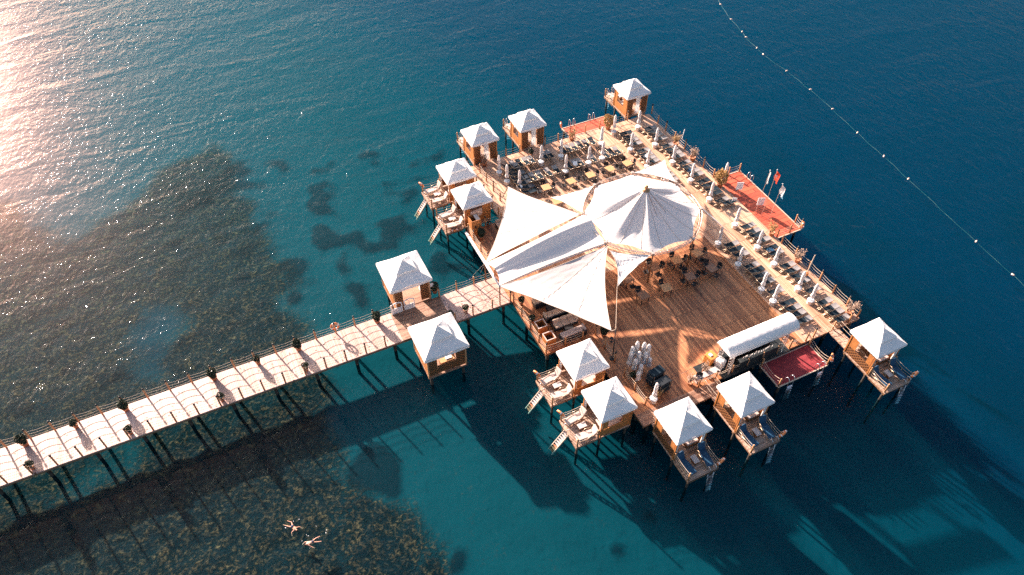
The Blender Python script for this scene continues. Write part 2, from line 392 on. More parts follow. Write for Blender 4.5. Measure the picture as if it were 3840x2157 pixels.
Z = -dep + rk * (.10 + .5 * (fbm(X * .8, Y * .8, 21) - .35)) + gr * .12
nx, ny = len(ax_), len(ay_)
me = bpy.data.meshes.new('seabed')
me.vertices.add(nx * ny); me.vertices.foreach_set('co', np.stack([X, Y, Z], -1).astype(np.float32).ravel())
ii = np.arange((nx - 1) * (ny - 1)); r_, c_ = ii // (nx - 1), ii % (nx - 1); a0 = r_ * nx + c_
lp = np.stack([a0, a0 + 1, a0 + nx + 1, a0 + nx], -1).ravel().astype(np.int32)
me.loops.add(len(lp)); me.loops.foreach_set('vertex_index', lp)
me.polygons.add(len(ii)); me.polygons.foreach_set('loop_start', (ii * 4).astype(np.int32)); me.polygons.foreach_set('loop_total', np.full(len(ii), 4, np.int32))
me.update(calc_edges=True); me.polygons.foreach_set('use_smooth', np.ones(len(ii), bool))
ca = me.color_attributes.new('ground', 'FLOAT_COLOR', 'POINT')
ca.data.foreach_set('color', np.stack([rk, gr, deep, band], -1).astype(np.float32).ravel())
m = mat('seabed', .9, spec=.1); at = N(m, 'ShaderNodeAttribute', attribute_name='ground')
se = N(m, 'ShaderNodeSeparateColor'); L(m, at.outputs['Color'], se.inputs[0]); p = pos(m)
n1, n2, n3 = noise(m, p, .35, 5, .6), noise(m, p, 3.4, 6, .7, .3), noise(m, p, 7, 3, .6)
shal_tint = mix(m, n1, (.000, .040, .052), (.000, .064, .077)); shal_tint = mix(m, mathn(m, 'MULTIPLY', n3, .22), shal_tint, (.03, .09, .095))  # teal tint of the water put into the sand colour
deep_tint = mix(m, n1, (.000, .010, .034), (.000, .020, .056)); dfac = mathn(m, 'ADD', se.outputs[2], mathn(m, 'MULTIPLY', mathn(m, 'SUBTRACT', n1, .5), .2), None, True)  # darker blue of deeper water, painted into the seabed colour
tinted_sand = mix(m, dfac, shal_tint, deep_tint)
rockc = ramp(m, n2, [(.40, (.001, .004, .007)), (.50, (.010, .009, .008)), (.58, (.19, .058, .028)), (.74, (.52, .19, .085))])
n4 = noise(m, p, .9, 4, .6, .8); n4r = N(m, 'ShaderNodeMapRange'); L(m, n4, n4r.inputs[0]); n4r.inputs[1].default_value = .38; n4r.inputs[2].default_value = .62
rockc = mix(m, mathn(m, 'MULTIPLY', n4r.outputs[0], .75), rockc, (.004, .011, .017))
fr = mathn(m, 'ADD', se.outputs[0], mathn(m, 'ADD', mathn(m, 'MULTIPLY', mathn(m, 'SUBTRACT', n2, .5), .9), mathn(m, 'MULTIPLY', mathn(m, 'SUBTRACT', n1, .52), 1.3))); frr = N(m, 'ShaderNodeMapRange'); L(m, fr, frr.inputs[0]); frr.inputs[1].default_value = .16; frr.inputs[2].default_value = .80
fg = mathn(m, 'ADD', se.outputs[1], mathn(m, 'MULTIPLY', mathn(m, 'SUBTRACT', n2, .5), .5)); fgr = N(m, 'ShaderNodeMapRange'); L(m, fg, fgr.inputs[0]); fgr.inputs[1].default_value = .14; fgr.inputs[2].default_value = .55
c = mix(m, frr.outputs[0], tinted_sand, rockc); c = mix(m, mathn(m, 'MULTIPLY', fgr.outputs[0], .9), c, mix(m, 1.0, c, (.14, .17, .24), 'MULTIPLY'))
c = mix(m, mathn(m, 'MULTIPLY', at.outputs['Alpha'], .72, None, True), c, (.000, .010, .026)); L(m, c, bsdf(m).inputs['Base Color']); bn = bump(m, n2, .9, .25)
L(m, mathn(m, 'MULTIPLY', frr.outputs[0], .9), bn.inputs['Strength'])
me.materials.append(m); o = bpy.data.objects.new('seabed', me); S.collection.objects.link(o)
tag(o, 'sandy and rocky sea floor seen through the clear water', kind='structure')

m = bpy.data.materials.new('water'); m.use_nodes = True; T = m.node_tree; T.nodes.remove(bsdf(m))
out = [x for x in T.nodes if x.type == 'OUTPUT_MATERIAL'][0]; p = pos(m)
pr_ = mapping(m, p, (1, .62, 1), (0, 0, R(-28)))
swell = noise(m, mapping(m, p, (.55, 1.5, 1), (0, 0, R(8))), .16, 3, .5, .8)
h1 = noise(m, pr_, 1.1, 1, .45, .5); h2 = noise(m, pr_, 3.1, 1, .5, .3); h3 = noise(m, p, 9, 0, .5)
gust = noise(m, mapping(m, p, (.5, 1.2, 1), (0, 0, R(12))), .09, 3, .55)
gr_ = N(m, 'ShaderNodeMapRange'); L(m, gust, gr_.inputs[0]); gr_.inputs[1].default_value = .3; gr_.inputs[2].default_value = .7; gr_.inputs[3].default_value = .55; gr_.inputs[4].default_value = 1.35
hh = mathn(m, 'ADD', mathn(m, 'MULTIPLY', h1, .14), mathn(m, 'ADD', mathn(m, 'MULTIPLY', h2, .072), mathn(m, 'MULTIPLY', h3, .006)))
hh = mathn(m, 'ADD', mathn(m, 'MULTIPLY', hh, gr_.outputs[0]), mathn(m, 'MULTIPLY', swell, .30))
bp = N(m, 'ShaderNodeBump'); bp.inputs['Strength'].default_value = 1; bp.inputs['Distance'].default_value = 1.0; L(m, hh, bp.inputs['Height'])
gl = N(m, 'ShaderNodeBsdfGlossy'); gl.distribution = 'GGX'; gl.inputs['Roughness'].default_value = .02; gl.inputs['Color'].default_value = (.26, .28, .29, 1); L(m, bp.outputs[0], gl.inputs['Normal'])
tp = N(m, 'ShaderNodeBsdfTransparent'); tp.inputs[0].default_value = (.70, .93, .95, 1)
# Schlick reflectance, the same from above and below the surface
dt = N(m, 'ShaderNodeVectorMath', operation='DOT_PRODUCT'); L(m, N(m, 'ShaderNodeNewGeometry').outputs['Incoming'], dt.inputs[0]); L(m, bp.outputs[0], dt.inputs[1])
fz = mathn(m, 'ADD', mathn(m, 'MULTIPLY', mathn(m, 'POWER', mathn(m, 'SUBTRACT', 1.0, mathn(m, 'ABSOLUTE', dt.outputs['Value']), None, True), 5), .90), .02, None, True)
mx = N(m, 'ShaderNodeMixShader'); L(m, fz, mx.inputs[0]); L(m, tp.outputs[0], mx.inputs[1])
g2 = N(m, 'ShaderNodeBsdfGlossy'); g2.inputs['Roughness'].default_value = .29; g2.inputs['Color'].default_value = (.58, .34, .28, 1)
m2 = N(m, 'ShaderNodeMixShader'); m2.inputs[0].default_value = .36; L(m, gl.outputs[0], m2.inputs[1]); L(m, g2.outputs[0], m2.inputs[2]); L(m, m2.outputs[0], mx.inputs[2])
L(m, mx.outputs[0], out.inputs[0]); M['water'] = m
vs_ = N(m, 'ShaderNodeVolumeScatter'); vs_.inputs['Color'].default_value = (.0, .42, .58, 1); vs_.inputs['Density'].default_value = .018; vs_.inputs['Anisotropy'].default_value = .2
va_ = N(m, 'ShaderNodeVolumeAbsorption'); va_.inputs['Color'].default_value = (.0, .76, .88, 1); va_.inputs['Density'].default_value = .18
ad_ = N(m, 'ShaderNodeAddShader'); L(m, vs_.outputs[0], ad_.inputs[0]); L(m, va_.outputs[0], ad_.inputs[1]); L(m, ad_.outputs[0], out.inputs['Volume'])
o = MB().box(0, 0, (WZ - 14) / 2, 3400, 3400, 14 + WZ).build('sea_water', m)
tag(o, 'rippled teal and blue sea with sun glitter at left', kind='structure')

# ------------------------------------------------------------------ decks
def deck(name, rects, label, cat, mtl, pile_pts, edge=True, zt=0.0):
    t = thing(name, (0, 0, 0), label, cat)
    for (x0, y0, x1, y1, mm) in rects:
        MB().box((x0 + x1) / 2, (y0 + y1) / 2, zt - .06, x1 - x0, y1 - y0, .12).build('deck_boards', mm, t)
        if edge:
            e = MB(); i = .10
            e.box((x0 + x1) / 2, y0 + i, zt - .23, x1 - x0 - .04, .10, .20); e.box((x0 + x1) / 2, y1 - i, zt - .23, x1 - x0 - .04, .10, .20)
            e.box(x0 + i, (y0 + y1) / 2, zt - .23, .10, y1 - y0 - .5, .20); e.box(x1 - i, (y0 + y1) / 2, zt - .23, .10, y1 - y0 - .5, .20)
            k = x0 + 1.6
            while k < x1 - .6: e.box(k, (y0 + y1) / 2, zt - .235, .12, y1 - y0 - .5, .18); k += 1.9
            e.build('edge_beam', M['beam'], t)
    pm = MB().lathe([(.13, -4.6), (.13, 0)], n=8); first = None
    for (x, y) in pile_pts:
        if first is None: o = pm.build('pile', M['pile'], t, True); first = o
        else: o = first.copy(); S.collection.objects.link(o); o.parent = t
        o.location = (x, y, zt - .33)
    return t
wp = [(-38.4 + 3.15 * k, y) for k in range(13) for y in (.35, 2.75)]
deck('timber_walkway', [(-46, 0, -9.4, 3.1, M['walk']), (-9.4, 0, -5.1, 3.1, M['grey']), (-5.1, 0, -.02, 3.1, M['walk'])],
     'long pale plank walkway running from the left edge to the platform', 'walkway', M['walk'], wp)
pp = [(x, y) for x in (3.7, 7.2, 10.8, 14.4, 18, 21.4, 24.0) for y in (-13.3, -9, -4.5, 0, 4.5, 9, 13, 17.1)] + [(.4, -5.6), (.4, -2), (.4, 5), (.4, 8.8), (2.2, 8.8), (2.2, -5.6)] + [(4, -14.4), (7, -14.4), (10, -14.4)]
MAIN = [(3.35, -13.65, 18.7, -.5, M['deck']), (3.35, -.5, 18.7, 17.45, M['pale']), (18.7, -13.65, 24.35, 17.45, M['pale']), (3.35, -14.7, 10.5, -13.65, M['grey']), (0, -6.0, 3.35, 0, M['deck']), (0, 0, 3.35, 9.2, M['deck'])]
deck('timber_platform', MAIN, 'huge timber sun deck standing on piles in the sea', 'deck', M['deck'], pp)
b = MB().box(-.13, 6.15, -.06, .22, 6.1, .16).build('sill', M['white'], None); tag(b, 'pale ledge board along the left rim of the platform beside the walkway', 'ledge')
b.name = 'ledge_board'
def mat_deck(name, poly, z, mm, label, lad=None):
    t = thing(name, (0, 0, 0), label, 'bathing platform')
    MB().prism(poly, z - .12, z - .012).build('deck_frame', M['beam'], t)
    MB().prism(poly, z - .008, z + .012).build('matting', mm, t)
    e = MB()
    for i in range(len(poly)):
        (x0, y0), (x1, y1) = poly[i], poly[(i + 1) % len(poly)]
        e.bar((x0, y0, z + .01), (x1, y1, z + .01), .08, .07)
    e.build('edge_strip', M['rope'], t)
    for (x, y) in poly:
        cx = sum(q[0] for q in poly) / len(poly); cy = sum(q[1] for q in poly) / len(poly)
        MB().lathe([(.11, -4.6), (.11, z - .13)], x + (cx - x) * .1, y + (cy - y) * .1, 0, 8).build('pile', M['pile'], t, True)
    return t
red1 = mat_deck('bathing_platform', [(15.0, 17.5), (19.75, 17.5), (19.85, 19.1), (14.85, 19.1)], -.02, M['red'], 'small red matted bathing platform on the far edge beside the golden bush')
red2 = mat_deck('bathing_platform', [(24.42, -3.35), (27.2, -3.35), (27.3, 5.75), (24.42, 5.75)], -.15, M['red'], 'long orange-red matted platform with three flag poles on the right side')
red3 = mat_deck('bathing_platform', [(14.4, -16.0), (19.15, -16.0), (19.15, -13.75), (14.4, -13.75)], -.35, M['maroon'], 'shaded maroon bathing platform with two ladders below the bar')
# steps by the near edge, between the deck and the strip
# ------------------------------------------------------------------ posts, ropes and lamps
def rope_pts(a, b, sag, n=7):
    a, b = Vector(a), Vector(b)
    return [a.lerp(b, i / n) - Vector((0, 0, 4 * sag * (i / n) * (1 - i / n))) for i in range(n + 1)]
post_me = MB().lathe([(.065, 0), (.065, .78), (.05, .80), (.05, .83), (.07, .85), (.07, .95), (.045, .99)], n=8)
lampm = MB().lathe([(.03, .98), (.03, 1.05), (.075, 1.08), (.085, 1.16), (.05, 1.23), (.01, 1.25)], n=8)
POSTO = LAMPO = None
def post(parent, x, y, z=0, lamp=0):
    global POSTO, LAMPO
    if POSTO is None: o = post_me.build('post', M['post'], parent, True); POSTO = o
    else: o = POSTO.copy(); S.collection.objects.link(o); o.parent = parent
    o.location = (x, y, z)
    if lamp:
        if LAMPO is None: l = lampm.build('lamp', M['lampw'], o, True); LAMPO = l
        else: l = LAMPO.copy(); S.collection.objects.link(l); l.parent = o
        l.data = LAMPO.data
        if lamp == 2: l.data = LAMPB
        l.location = (0, 0, 0)
    return o
_t = lampm.build('lamp', M['black'], None, True); LAMPB = _t.data; bpy.data.objects.remove(_t)
def railing(pts, label, lamps=(), z=0, sag=.09, skip=(), zs=(.88, .60, .32), group='rope railings round the decks', lampkind=1):
    t = thing('rope_railing', (pts[0][0], pts[0][1], z), label, 'railing', group)
    ox, oy = pts[0]
    for i, (x, y) in enumerate(pts): post(t, x - ox, y - oy, 0, (lampkind if i % 2 else 2) if lamps == 'all' or i in lamps else 0)
    for k in zs:
        mb = MB()
        for i in range(len(pts) - 1):
            if i in skip: continue
            mb.path(rope_pts((pts[i][0] - ox, pts[i][1] - oy, k), (pts[i + 1][0] - ox, pts[i + 1][1] - oy, k), sag), .016, 4)
        if mb.v: mb.build('rope', M['rope'], t, True)
    return t
def line(x0, y0, x1, y1, n): return [(x0 + (x1 - x0) * i / n, y0 + (y1 - y0) * i / n) for i in range(n + 1)]
railing([(-45.39 + 1.575 * k, 3.02) for k in range(24)], 'long rope railing along the far side of the walkway left of the huts', 'all')
railing([(-45.43 + 1.575 * k, .08) for k in range(23)], 'long low rope railing along the near side of the walkway', 'all')
railing([(-5.15, 3.02), (-3.6, 3.02), (-2.04, 3.02), (-.15, 3.02)], 'short rope railing on the far side between hut and big sail', (0, 1))
railing([(-4.95, .08), (-3.4, .08), (-1.7, .08), (-.08, .08)], 'short rope railing on the near side beside the portal frame', (1, 3))
railing([(.1, -.15), (.1, -1.65), (.1, -3.2), (.1, -4.7), (.1, -5.9), (1.75, -5.9), (3.3, -5.9)], 'rope railing round the sofa corner of the platform', (2, 4, 6))
railing(line(4.42, -6.0, 4.42, -13.2, 5), 'rope railing beside the two lower left tents', (0, 2, 4), skip=(2,))
railing([(.1, 3.3), (.1, 4.9), (.1, 6.4), (.1, 7.9), (.1, 9.1), (1.75, 9.1), (3.3, 9.1)], 'rope railing round the corner with the wooden locker', (1, 3, 5))
railing([(3.42, 9.9), (3.42, 11.3), (3.42, 13.1), (3.42, 14.9)], 'outer rope railing of the path to the upper left tents', (1, 2), skip=(1,))
railing([(4.42, 10.3), (4.42, 11.7), (4.42, 13.2), (4.42, 14.8), (4.42, 16.3)], 'inner rope railing of the path to the upper left tents', (0, 2))
railing([(3.45, 16.9), (3.45, 17.35), (4.3, 17.35)], 'corner rope railing by the farthest left tent', (0,))
railing([(6.75, 17.35), (7.7, 17.35), (9.2, 17.35)], 'rope railing between the two tents on the far edge', (1,))
railing([(12.0, 17.35), (13.5, 17.35), (14.8, 17.35)], 'rope railing between middle far tent and small red platform', (0, 2))
railing([(15.4, 17.42), (16.67, 17.42), (18.35, 17.42)], 'rope railing between sun deck and small red platform', (), zs=(.85, .45), skip=(1,))
railing([(20.1, 17.35), (21.65, 17.35)], 'rope railing left of the tent on the far corner', (1,))
railing([(24.6, 17.3), (24.27, 15.6), (24.27, 14.15), (24.27, 12.5), (24.27, 10.75), (24.27, 9.2), (24.27, 7.6), (24.27, 5.95)], 'rope railing along the right side beyond the red platform', (0, 2, 4, 6))
railing([(24.27, -4.1), (24.27, -5.9), (24.27, -7.6), (24.27, -9.0), (24.27, -10.6), (24.27, -12.2), (24.2, -13.5)], 'rope railing along the right side below the red platform', (1, 3, 5))
railing([(23.2, -13.6), (21.6, -13.6), (19.6, -13.6)], 'rope railing on the near edge right of the maroon platform', (0, 2), skip=(0,))
railing([(18.9, -13.6), (17.3, -13.6), (16.0, -13.6), (14.6, -13.6), (13.2, -13.6), (11.8, -13.6), (10.3, -13.6), (8.8, -13.6)], 'rope railing along the near edge behind the bar', (2, 4, 6, 7), zs=(.85, .65))
railing([(24.5, 5.7), (25.9, 5.7), (27.2, 5.7)], 'rope railing at the far end of the long red platform', (0,), z=-.15, skip=())
railing([(24.5, -3.25), (25.9, -3.25), (27.1, -3.25), (27.25, -2.4)], 'rope railing at the near end of the long red platform', (2,), z=-.15)
railing([(19.1, -13.9), (19.1, -15.95)], 'rope handrail on the right side of the maroon platform', (1,), z=-.35, sag=.3)
railing([(14.45, -13.9), (14.45, -15.95)], 'rope handrail on the left side of the maroon platform', (), z=-.35, sag=.3)

# ------------------------------------------------------------------ lifebuoys
def ring(loc, tilt, label, white=True):
    t = thing('lifebuoy', loc, label, 'lifebuoy', 'orange lifebuoys')
    T_ = Matrix.Rotation(tilt[1], 3, 'Z') @ Matrix.Rotation(tilt[0], 3, 'X')
    MB().torus((0, 0, 0), .27, .075, 'z', 22, 8, T_).build('ring', M['buoy'], t, True)
    b = MB()
    for k in range(4):
        a = math.pi / 2 * k + .4; c = Vector((math.cos(a) * .27, math.sin(a) * .27, 0)); q = Vector((-math.sin(a), math.cos(a), 0))
        b.path([T_ @ (c - q * .05), T_ @ (c + q * .05)], .082, 8)
    b.build('band', M['white'], t)
    return t
b = A(1261, 1246); ring((b.x, b.y - .12, .85), (R(75), R(-10)), 'orange lifebuoy hung on the far railing of the walkway')

# ------------------------------------------------------------------ pyramid tents on piles
def hip_roof(h, z0, z1, za, cap, drop, seed=0, n=8):
    zc = z1 + .14
    """two-tier pyramid of canvas: sagging lower slopes, a raised cap, a hanging valance"""
    rr = random.Random(seed); low, capm, val = MB(), MB(), MB()
    def slope(mb, a, za_, b_, zb, sagk, steps=6):
        for s in range(4):
            rot = Matrix.Rotation(s * math.pi / 2, 3, 'Z')
            ph = rr.random() * 6
            def fn(u, v):
                e = a + (b_ - a) * v; x = (u * 2 - 1) * e; y = -e; z = za_ + (zb - za_) * v
                z -= sagk * math.sin(math.pi * u) * (1 - v) * .8 * (.75 + .35 * math.sin(3 * math.pi * u + ph))
                z -= .03 * math.sin(math.pi * v) * math.sin(math.pi * u) + .012 * math.sin(9 * u + 7 * v + ph)
                return tuple(rot @ Vector((x, y, z)))
            mb.grid(fn, n, steps)
    slope(low, h, z0, cap * .72, z1 + .04, .05)
    slope(capm, cap, zc, .03, za, .03, 4)
    for (e, zt, d, nn) in ((h, z0, drop, 22), (cap, zc, .12, 10)):
        for s in range(4):
            rot = Matrix.Rotation(s * math.pi / 2, 3, 'Z')
            mbx = val if e == h else capm
            def fn(u, v):
                x = (u * 2 - 1) * e
                return tuple(rot @ Vector((x, -e - .02 * v, zt - (.05 * math.sin(math.pi * u) if e == h else .02 * math.sin(math.pi * u)) * 1 - v * (d + .035 * abs(math.sin(nn / 2 * math.pi * u))))))
            mbx.grid(fn, nn * 2, 1)
    return low, capm, val
def make_tent(name, label, loc, rz, bridge, seed, style):
    """style: 'bed' = day bed seen over a low lattice, 'door' = front with open doorway"""
    t = thing(name, loc, label, 'tent', 'white pyramid tents on piles', rz)
    low, capm, val = hip_roof(1.42, 2.42, 2.86, 3.44, .76, .17, seed)
    rf = low.build('roof', M['canvas'], t, True); capm.build('roof_cap', M['canvas'], rf, True); val.build('valance', M['canvas'], rf, False)
    MB().box(0, 0, -.06, 2.5, 2.5, .12).build('floor', M['terr'], t)
    e = MB()
    for s in (-1, 1): e.box(0, s * 1.1, -.21, 2.5, .12, .18); e.box(s * 1.1, 0, -.215, .12, 2.0, .16)
    e.build('floor_beam', M['beam'], t)
    fr = MB()
    for sx in (-1, 1):
        for sy in (-1, 1): MB().box(sx * 1.2, sy * 1.2, 1.15, .10, .10, 2.3).build('corner_post', M['panel'], t)
        fr.box(sx * 1.2, 0, 2.34, .08, 2.3, .08); fr.box(0, sx * 1.2, 2.345, 2.3, .08, .08)
    fr.build('top_frame', M['panel'], t)
    # side panels: solid low board left and right, tall lattice at the corners
    for sx in (-1, 1):
        MB().box(sx * 1.2, 0, .45, .05, 2.26, .78).build('side_panel', M['panel'] if sx < 0 else M['latt'], t)
        MB().box(sx * 1.2, -.78, 1.52, .04, .62, 1.32).build('corner_panel', M['panel'], t)
        if style != 'open': MB().box(sx * 1.2, .88, 1.52, .04, .42, 1.32).build('corner_panel', M['panel'], t)
    # the wall towards the big deck with the way in
    MB().box(-.82, -1.2, 1.1, .64, .05, 2.1).build('front_panel', M['latt'], t)
    MB().box(.82, -1.2, 1.1, .64, .05, 2.1).build('front_panel', M['latt'], t)
    cu = MB(); cu.grid(lambda u, v: (-.12 + u * .5, -1.17 + .05 * math.sin(u * 19), .12 + v * 2.1), 14, 4); cu.build('curtain', M['canvas'], t, True)
    # terrace side stays open with curtains tied at the posts
    for sx in (-1, 1):
        c2 = MB(); c2.path([(sx * 1.08, 1.14, 2.25), (sx * 1.1, 1.15, 1.2), (sx * 1.08, 1.14, .1)], .09, 7); c2.build('curtain', M['canvas'], t, True)
    bd = MB().box(-.55, .05, .22, 1.0, 1.9, .36, 0, .05).build('day_bed', M['brown'], t)
    MB().box(-.55, .05, .47, .94, 1.84, .14, 0, .05).build('mattress', M['cushw'], bd)
    MB().box(-.55, -.68, .62, .7, .32, .16, 0, .05).build('pillow', M['cushw'], bd)
    MB().box(.72, -.2, .42, .5, .5, .06).build('side_table', M['brown'], t)
    # terrace
    tr = MB().box(0, 2.22, -.06, 2.5, 1.84, .12).build('terrace', M['terr'], t)
    e = MB(); e.box(0, 3.05, -.21, 2.5, .12, .18); e.box(-1.15, 2.2, -.215, .12, 1.5, .16); e.box(1.15, 2.2, -.215, .12, 1.5, .16); e.build('edge_beam', M['beam'], tr)
    for sx in (-1, 1):
        for y in (1.35, 3.02): post(t, sx * 1.19, y, 0, 0)
        for k in (.85, .58, .32):
            MB().path(rope_pts((sx * 1.19, 1.35, k), (sx * 1.19, 3.02, k), .10), .016, 4).build('rope', M['rope'], t, True)
    pl = None
    for (x, y) in ((-1.05, -1.05), (1.05, -1.05), (-1.05, 1.1), (1.05, 1.1), (-1.0, 2.9), (1.0, 2.9)):
        if pl is None: pl = MB().lathe([(.09, -4.6), (.09, -.3)], n=8).build('pile', M['pile'], t, True); o = pl
        else: o = pl.copy(); S.collection.objects.link(o); o.parent = t
        o.location = (x, y, 0)
    if bridge > 0:
        MB().box(.5, -1.25 - bridge / 2, -.07, .95, bridge, .10).build('gangway', M['terr'], t)
        for sx in (.05, .95):
            MB().path(rope_pts((sx, -1.25, .85), (sx, -1.25 - bridge, .85), .06), .016, 4).build('rope', M['rope'], t, True)
            MB().path(rope_pts((sx, -1.25, .45), (sx, -1.25 - bridge, .45), .06), .016, 4).build('rope', M['rope'], t, True)
    return t
def ladder(t, x, style):
    """from the terrace edge (local y = 3.1) down into the water"""
    if style == 'stair':
        ld = MB(); 
        for s in (-1, 1): ld.bar((x + s * .25, 3.14, -.05), (x + s * .25, 4.35, -1.75), .05, .12)
        l = ld.build('ladder', M['rope'], t); tr = MB()
        lt = MB()
        for k in range(9):
            f = (k + .6) / 9.5; (tr if k < 6 else lt).box(x, 3.14 + 1.21 * f, -.05 - 1.7 * f, .46, .15, .03)
        tr.build('tread', M['cushg'], l); lt.build('wet_tread', M['terra'], l)
    else:
        ld = MB()
        for s in (-1, 1): ld.path([(x + s * .23, 3.5, -2.2), (x + s * .23, 3.2, -.1)], .03, 6)
        l = ld.build('ladder', M['steel'], t, True); tr = MB()
        for k in range(7): f = k / 7; tr.box(x, 3.47 - .27 * f, -2.0 + 1.85 * f, .44, .12, .03)
        tr.build('tread', M['steel'], l)
    for s in (-1, 1):
        MB().path([(x + s * .25, 2.95, .0), (x + s * .25, 2.97, .62), (x + s * .25, 3.08, .78), (x + s * .25, 3.24, .74), (x + s * .25, 3.30, .45), (x + s * .25, 3.26, -.6)], .022, 6).build('grab_rail', M['steel'], t, True)
TENTS = [ # loc, rz, bridge, label, ladder
    ((5.6, 18.85), 0, .1, 'white pyramid tent at the left end of the far edge', 'steel', 'tent_up'),
    ((10.78, 18.93), 0, .15, 'white pyramid tent in the middle of the far edge', 'steel', 'tent_up'),
    ((23.05, 19.2), 0, .4, 'lone white pyramid tent on the far right corner', 'steel', 'tent_up'),
    ((1.38, 14.72), 90, .7, 'farther of the two pyramid tents at the upper left', 'stair', 'tent_l'),
    ((1.32, 11.0), 90, .7, 'nearer of the two pyramid tents at the upper left, by the locker', 'stair', 'tent_l'),
    ((1.35, -9.1), 90, .75, 'upper of the two pyramid tents below the sofa corner', 'stair', 'tent_l'),
    ((1.32, -12.9), 90, .75, 'lower of the two pyramid tents below the sofa corner', 'stair', 'tent_l'),
    ((4.97, -16.55), 180, .55, 'pyramid tent at the bottom, left of the pair on the near edge', 'steel', 'tent_b'),
    ((10.12, -16.65), 180, 1.7, 'pyramid tent on the near edge directly below the bar', 'steel', 'tent_b'),
    ((22.15, -16.85), 180, 1.9, 'lone pyramid tent at the lower right corner', 'steel', 'tent_b')]
tents = []
for i, (p_, rz, br, lab, lad, st) in enumerate(TENTS):
    t = make_tent('pyramid_tent', lab, (p_[0], p_[1], 0), R(rz), br, i + 1, st)
    ladder(t, {'tent_up': -.55, 'tent_l': .0 if i in (3, 4) else .15, 'tent_b': -.55}[st], lad); tents.append(t)

def kiosk(label, loc, rz, seed):
    t = thing('walkway_hut', loc, label, 'hut', 'white roofed huts on the walkway', rz)
    low, capm, val = hip_roof(1.76, 2.42, 2.98, 3.66, .84, .22, seed, 10)
    rf = low.build('roof', M['canvas'], t, True); capm.build('roof_cap', M['canvas'], rf, True); val.build('valance', M['canvas'], rf)
    MB().box(0, 0, -.06, 3.1, 3.2, .12).build('floor', M['grey'], t)
    e = MB()
    for s in (-1, 1): e.box(0, s * 1.4, -.21, 3.1, .12, .18); e.box(s * 1.4, 0, -.215, .12, 2.6, .16)
    e.build('floor_beam', M['beam'], t); fr = MB()
    for sx in (-1, 1):
        for sy in (-1, 1): MB().box(sx * 1.5, sy * 1.5, 1.15, .12, .12, 2.3).build('corner_post', M['post'], t)
        fr.box(sx * 1.5, 0, 2.34, .08, 2.9, .08); fr.box(0, sx * 1.5, 2.345, 2.9, .08, .08)
    fr.build('top_frame', M['post'], t)
    MB().box(-1.5, 0, 1.12, .05, 2.86, 2.15).build('side_panel', M['panel'], t)
    MB().box(1.5, 0, .5, .05, 2.86, .9).build('side_panel', M['latt'], t)
    MB().box(1.08, -1.5, 1.12, .70, .05, 2.15).build('front_panel', M['latt'], t)
    MB().box(-1.1, -1.5, 1.12, .66, .05, 2.15).build('front_panel', M['latt'], t)
    pl = None
    for (x, y) in ((-1.3, -1.3), (1.3, -1.3), (-1.3, 1.3), (1.3, 1.3)):
        if pl is None: pl = MB().lathe([(.11, -4.6), (.11, -.3)], n=8).build('pile', M['pile'], t, True); o = pl
        else: o = pl.copy(); S.collection.objects.link(o); o.parent = t
        o.location = (x, y, 0)
    return t
ka = kiosk('large white roofed hut on the far side of the walkway', (-7.32, 4.8, 0), 0, 31)
kb = kiosk('large white roofed hut on the near side of the walkway', (-7.32, -1.68 - .95, 0), 0, 37)
MB().box(0, -1.5, .55, 1.5, .06, .85).build('counter_front', M['latt'], kb)
tb = MB().box(.2, -.9, .76, 1.2, .7, .05).build('desk', M['table'], kb); MB().box(.2, -.9, .39, 1.1, .6, .7).build('cabinet', M['brown'], tb)
o = MB().box(-7.0, -3.55, .815, .5, .35, .05); o.box(-6.6, -3.45, .88, .22, .05, .2); tag(o.build('paper_stack', M['white'], None), 'white papers lying on the desk of the near hut', 'papers')
# furniture by the far hut
t = thing('parasol_table', (-6.1, 3.9, 0), 'round white table in the doorway of the far hut', 'table')
MB().lathe([(.42, .72), (.42, .76)], n=18).build('table_top', M['white'], t); MB().lathe([(.2, 0), (.04, .05), (.04, .72)], n=10).build('table_leg', M['steel'], t)
# white gate in two leaves
def gate(x0, x1, lab):
    t = thing('gate_leaf', ((x0 + x1) / 2, 2.88, 0), lab, 'gate', 'white gate leaves')
    w_ = x1 - x0; f = MB()
    for sx in (-1, 1): f.box(sx * (w_ / 2 - .04), 0, .55, .08, .06, 1.05)
    f.box(0, 0, .06, w_ - .16, .05, .1); f.box(0, 0, .55, w_ - .16, .05, .07); f.path([(-w_ / 2 + .05, 0, 1.06), (-w_ / 4, 0, 1.14), (0, 0, 1.2), (w_ / 4, 0, 1.14), (w_ / 2 - .05, 0, 1.06)], .045, 6)
    f.box(0, 0, .8, .05, .05, .5); f.build('gate_frame', M['white'], t)
    MB().box(0, 0, .3, w_ - .18, .03, .40).build('gate_panel', M['white'], t)
gate(-9.3, -8.35, 'left leaf of the white gate at the far hut'); gate(-8.2, -7.3, 'right leaf of the white gate at the far hut')
t = thing('notice_board', (-5.62, 3.55, 0), 'small white notice board beside the far hut', 'sign')
MB().path([(0, 0, 0), (0, 0, 1.1)], .03, 6).build('stand', M['black'], t); MB().box(0, -.06, 1.18, .42, .05, .34).build('panel', M['white'], t)

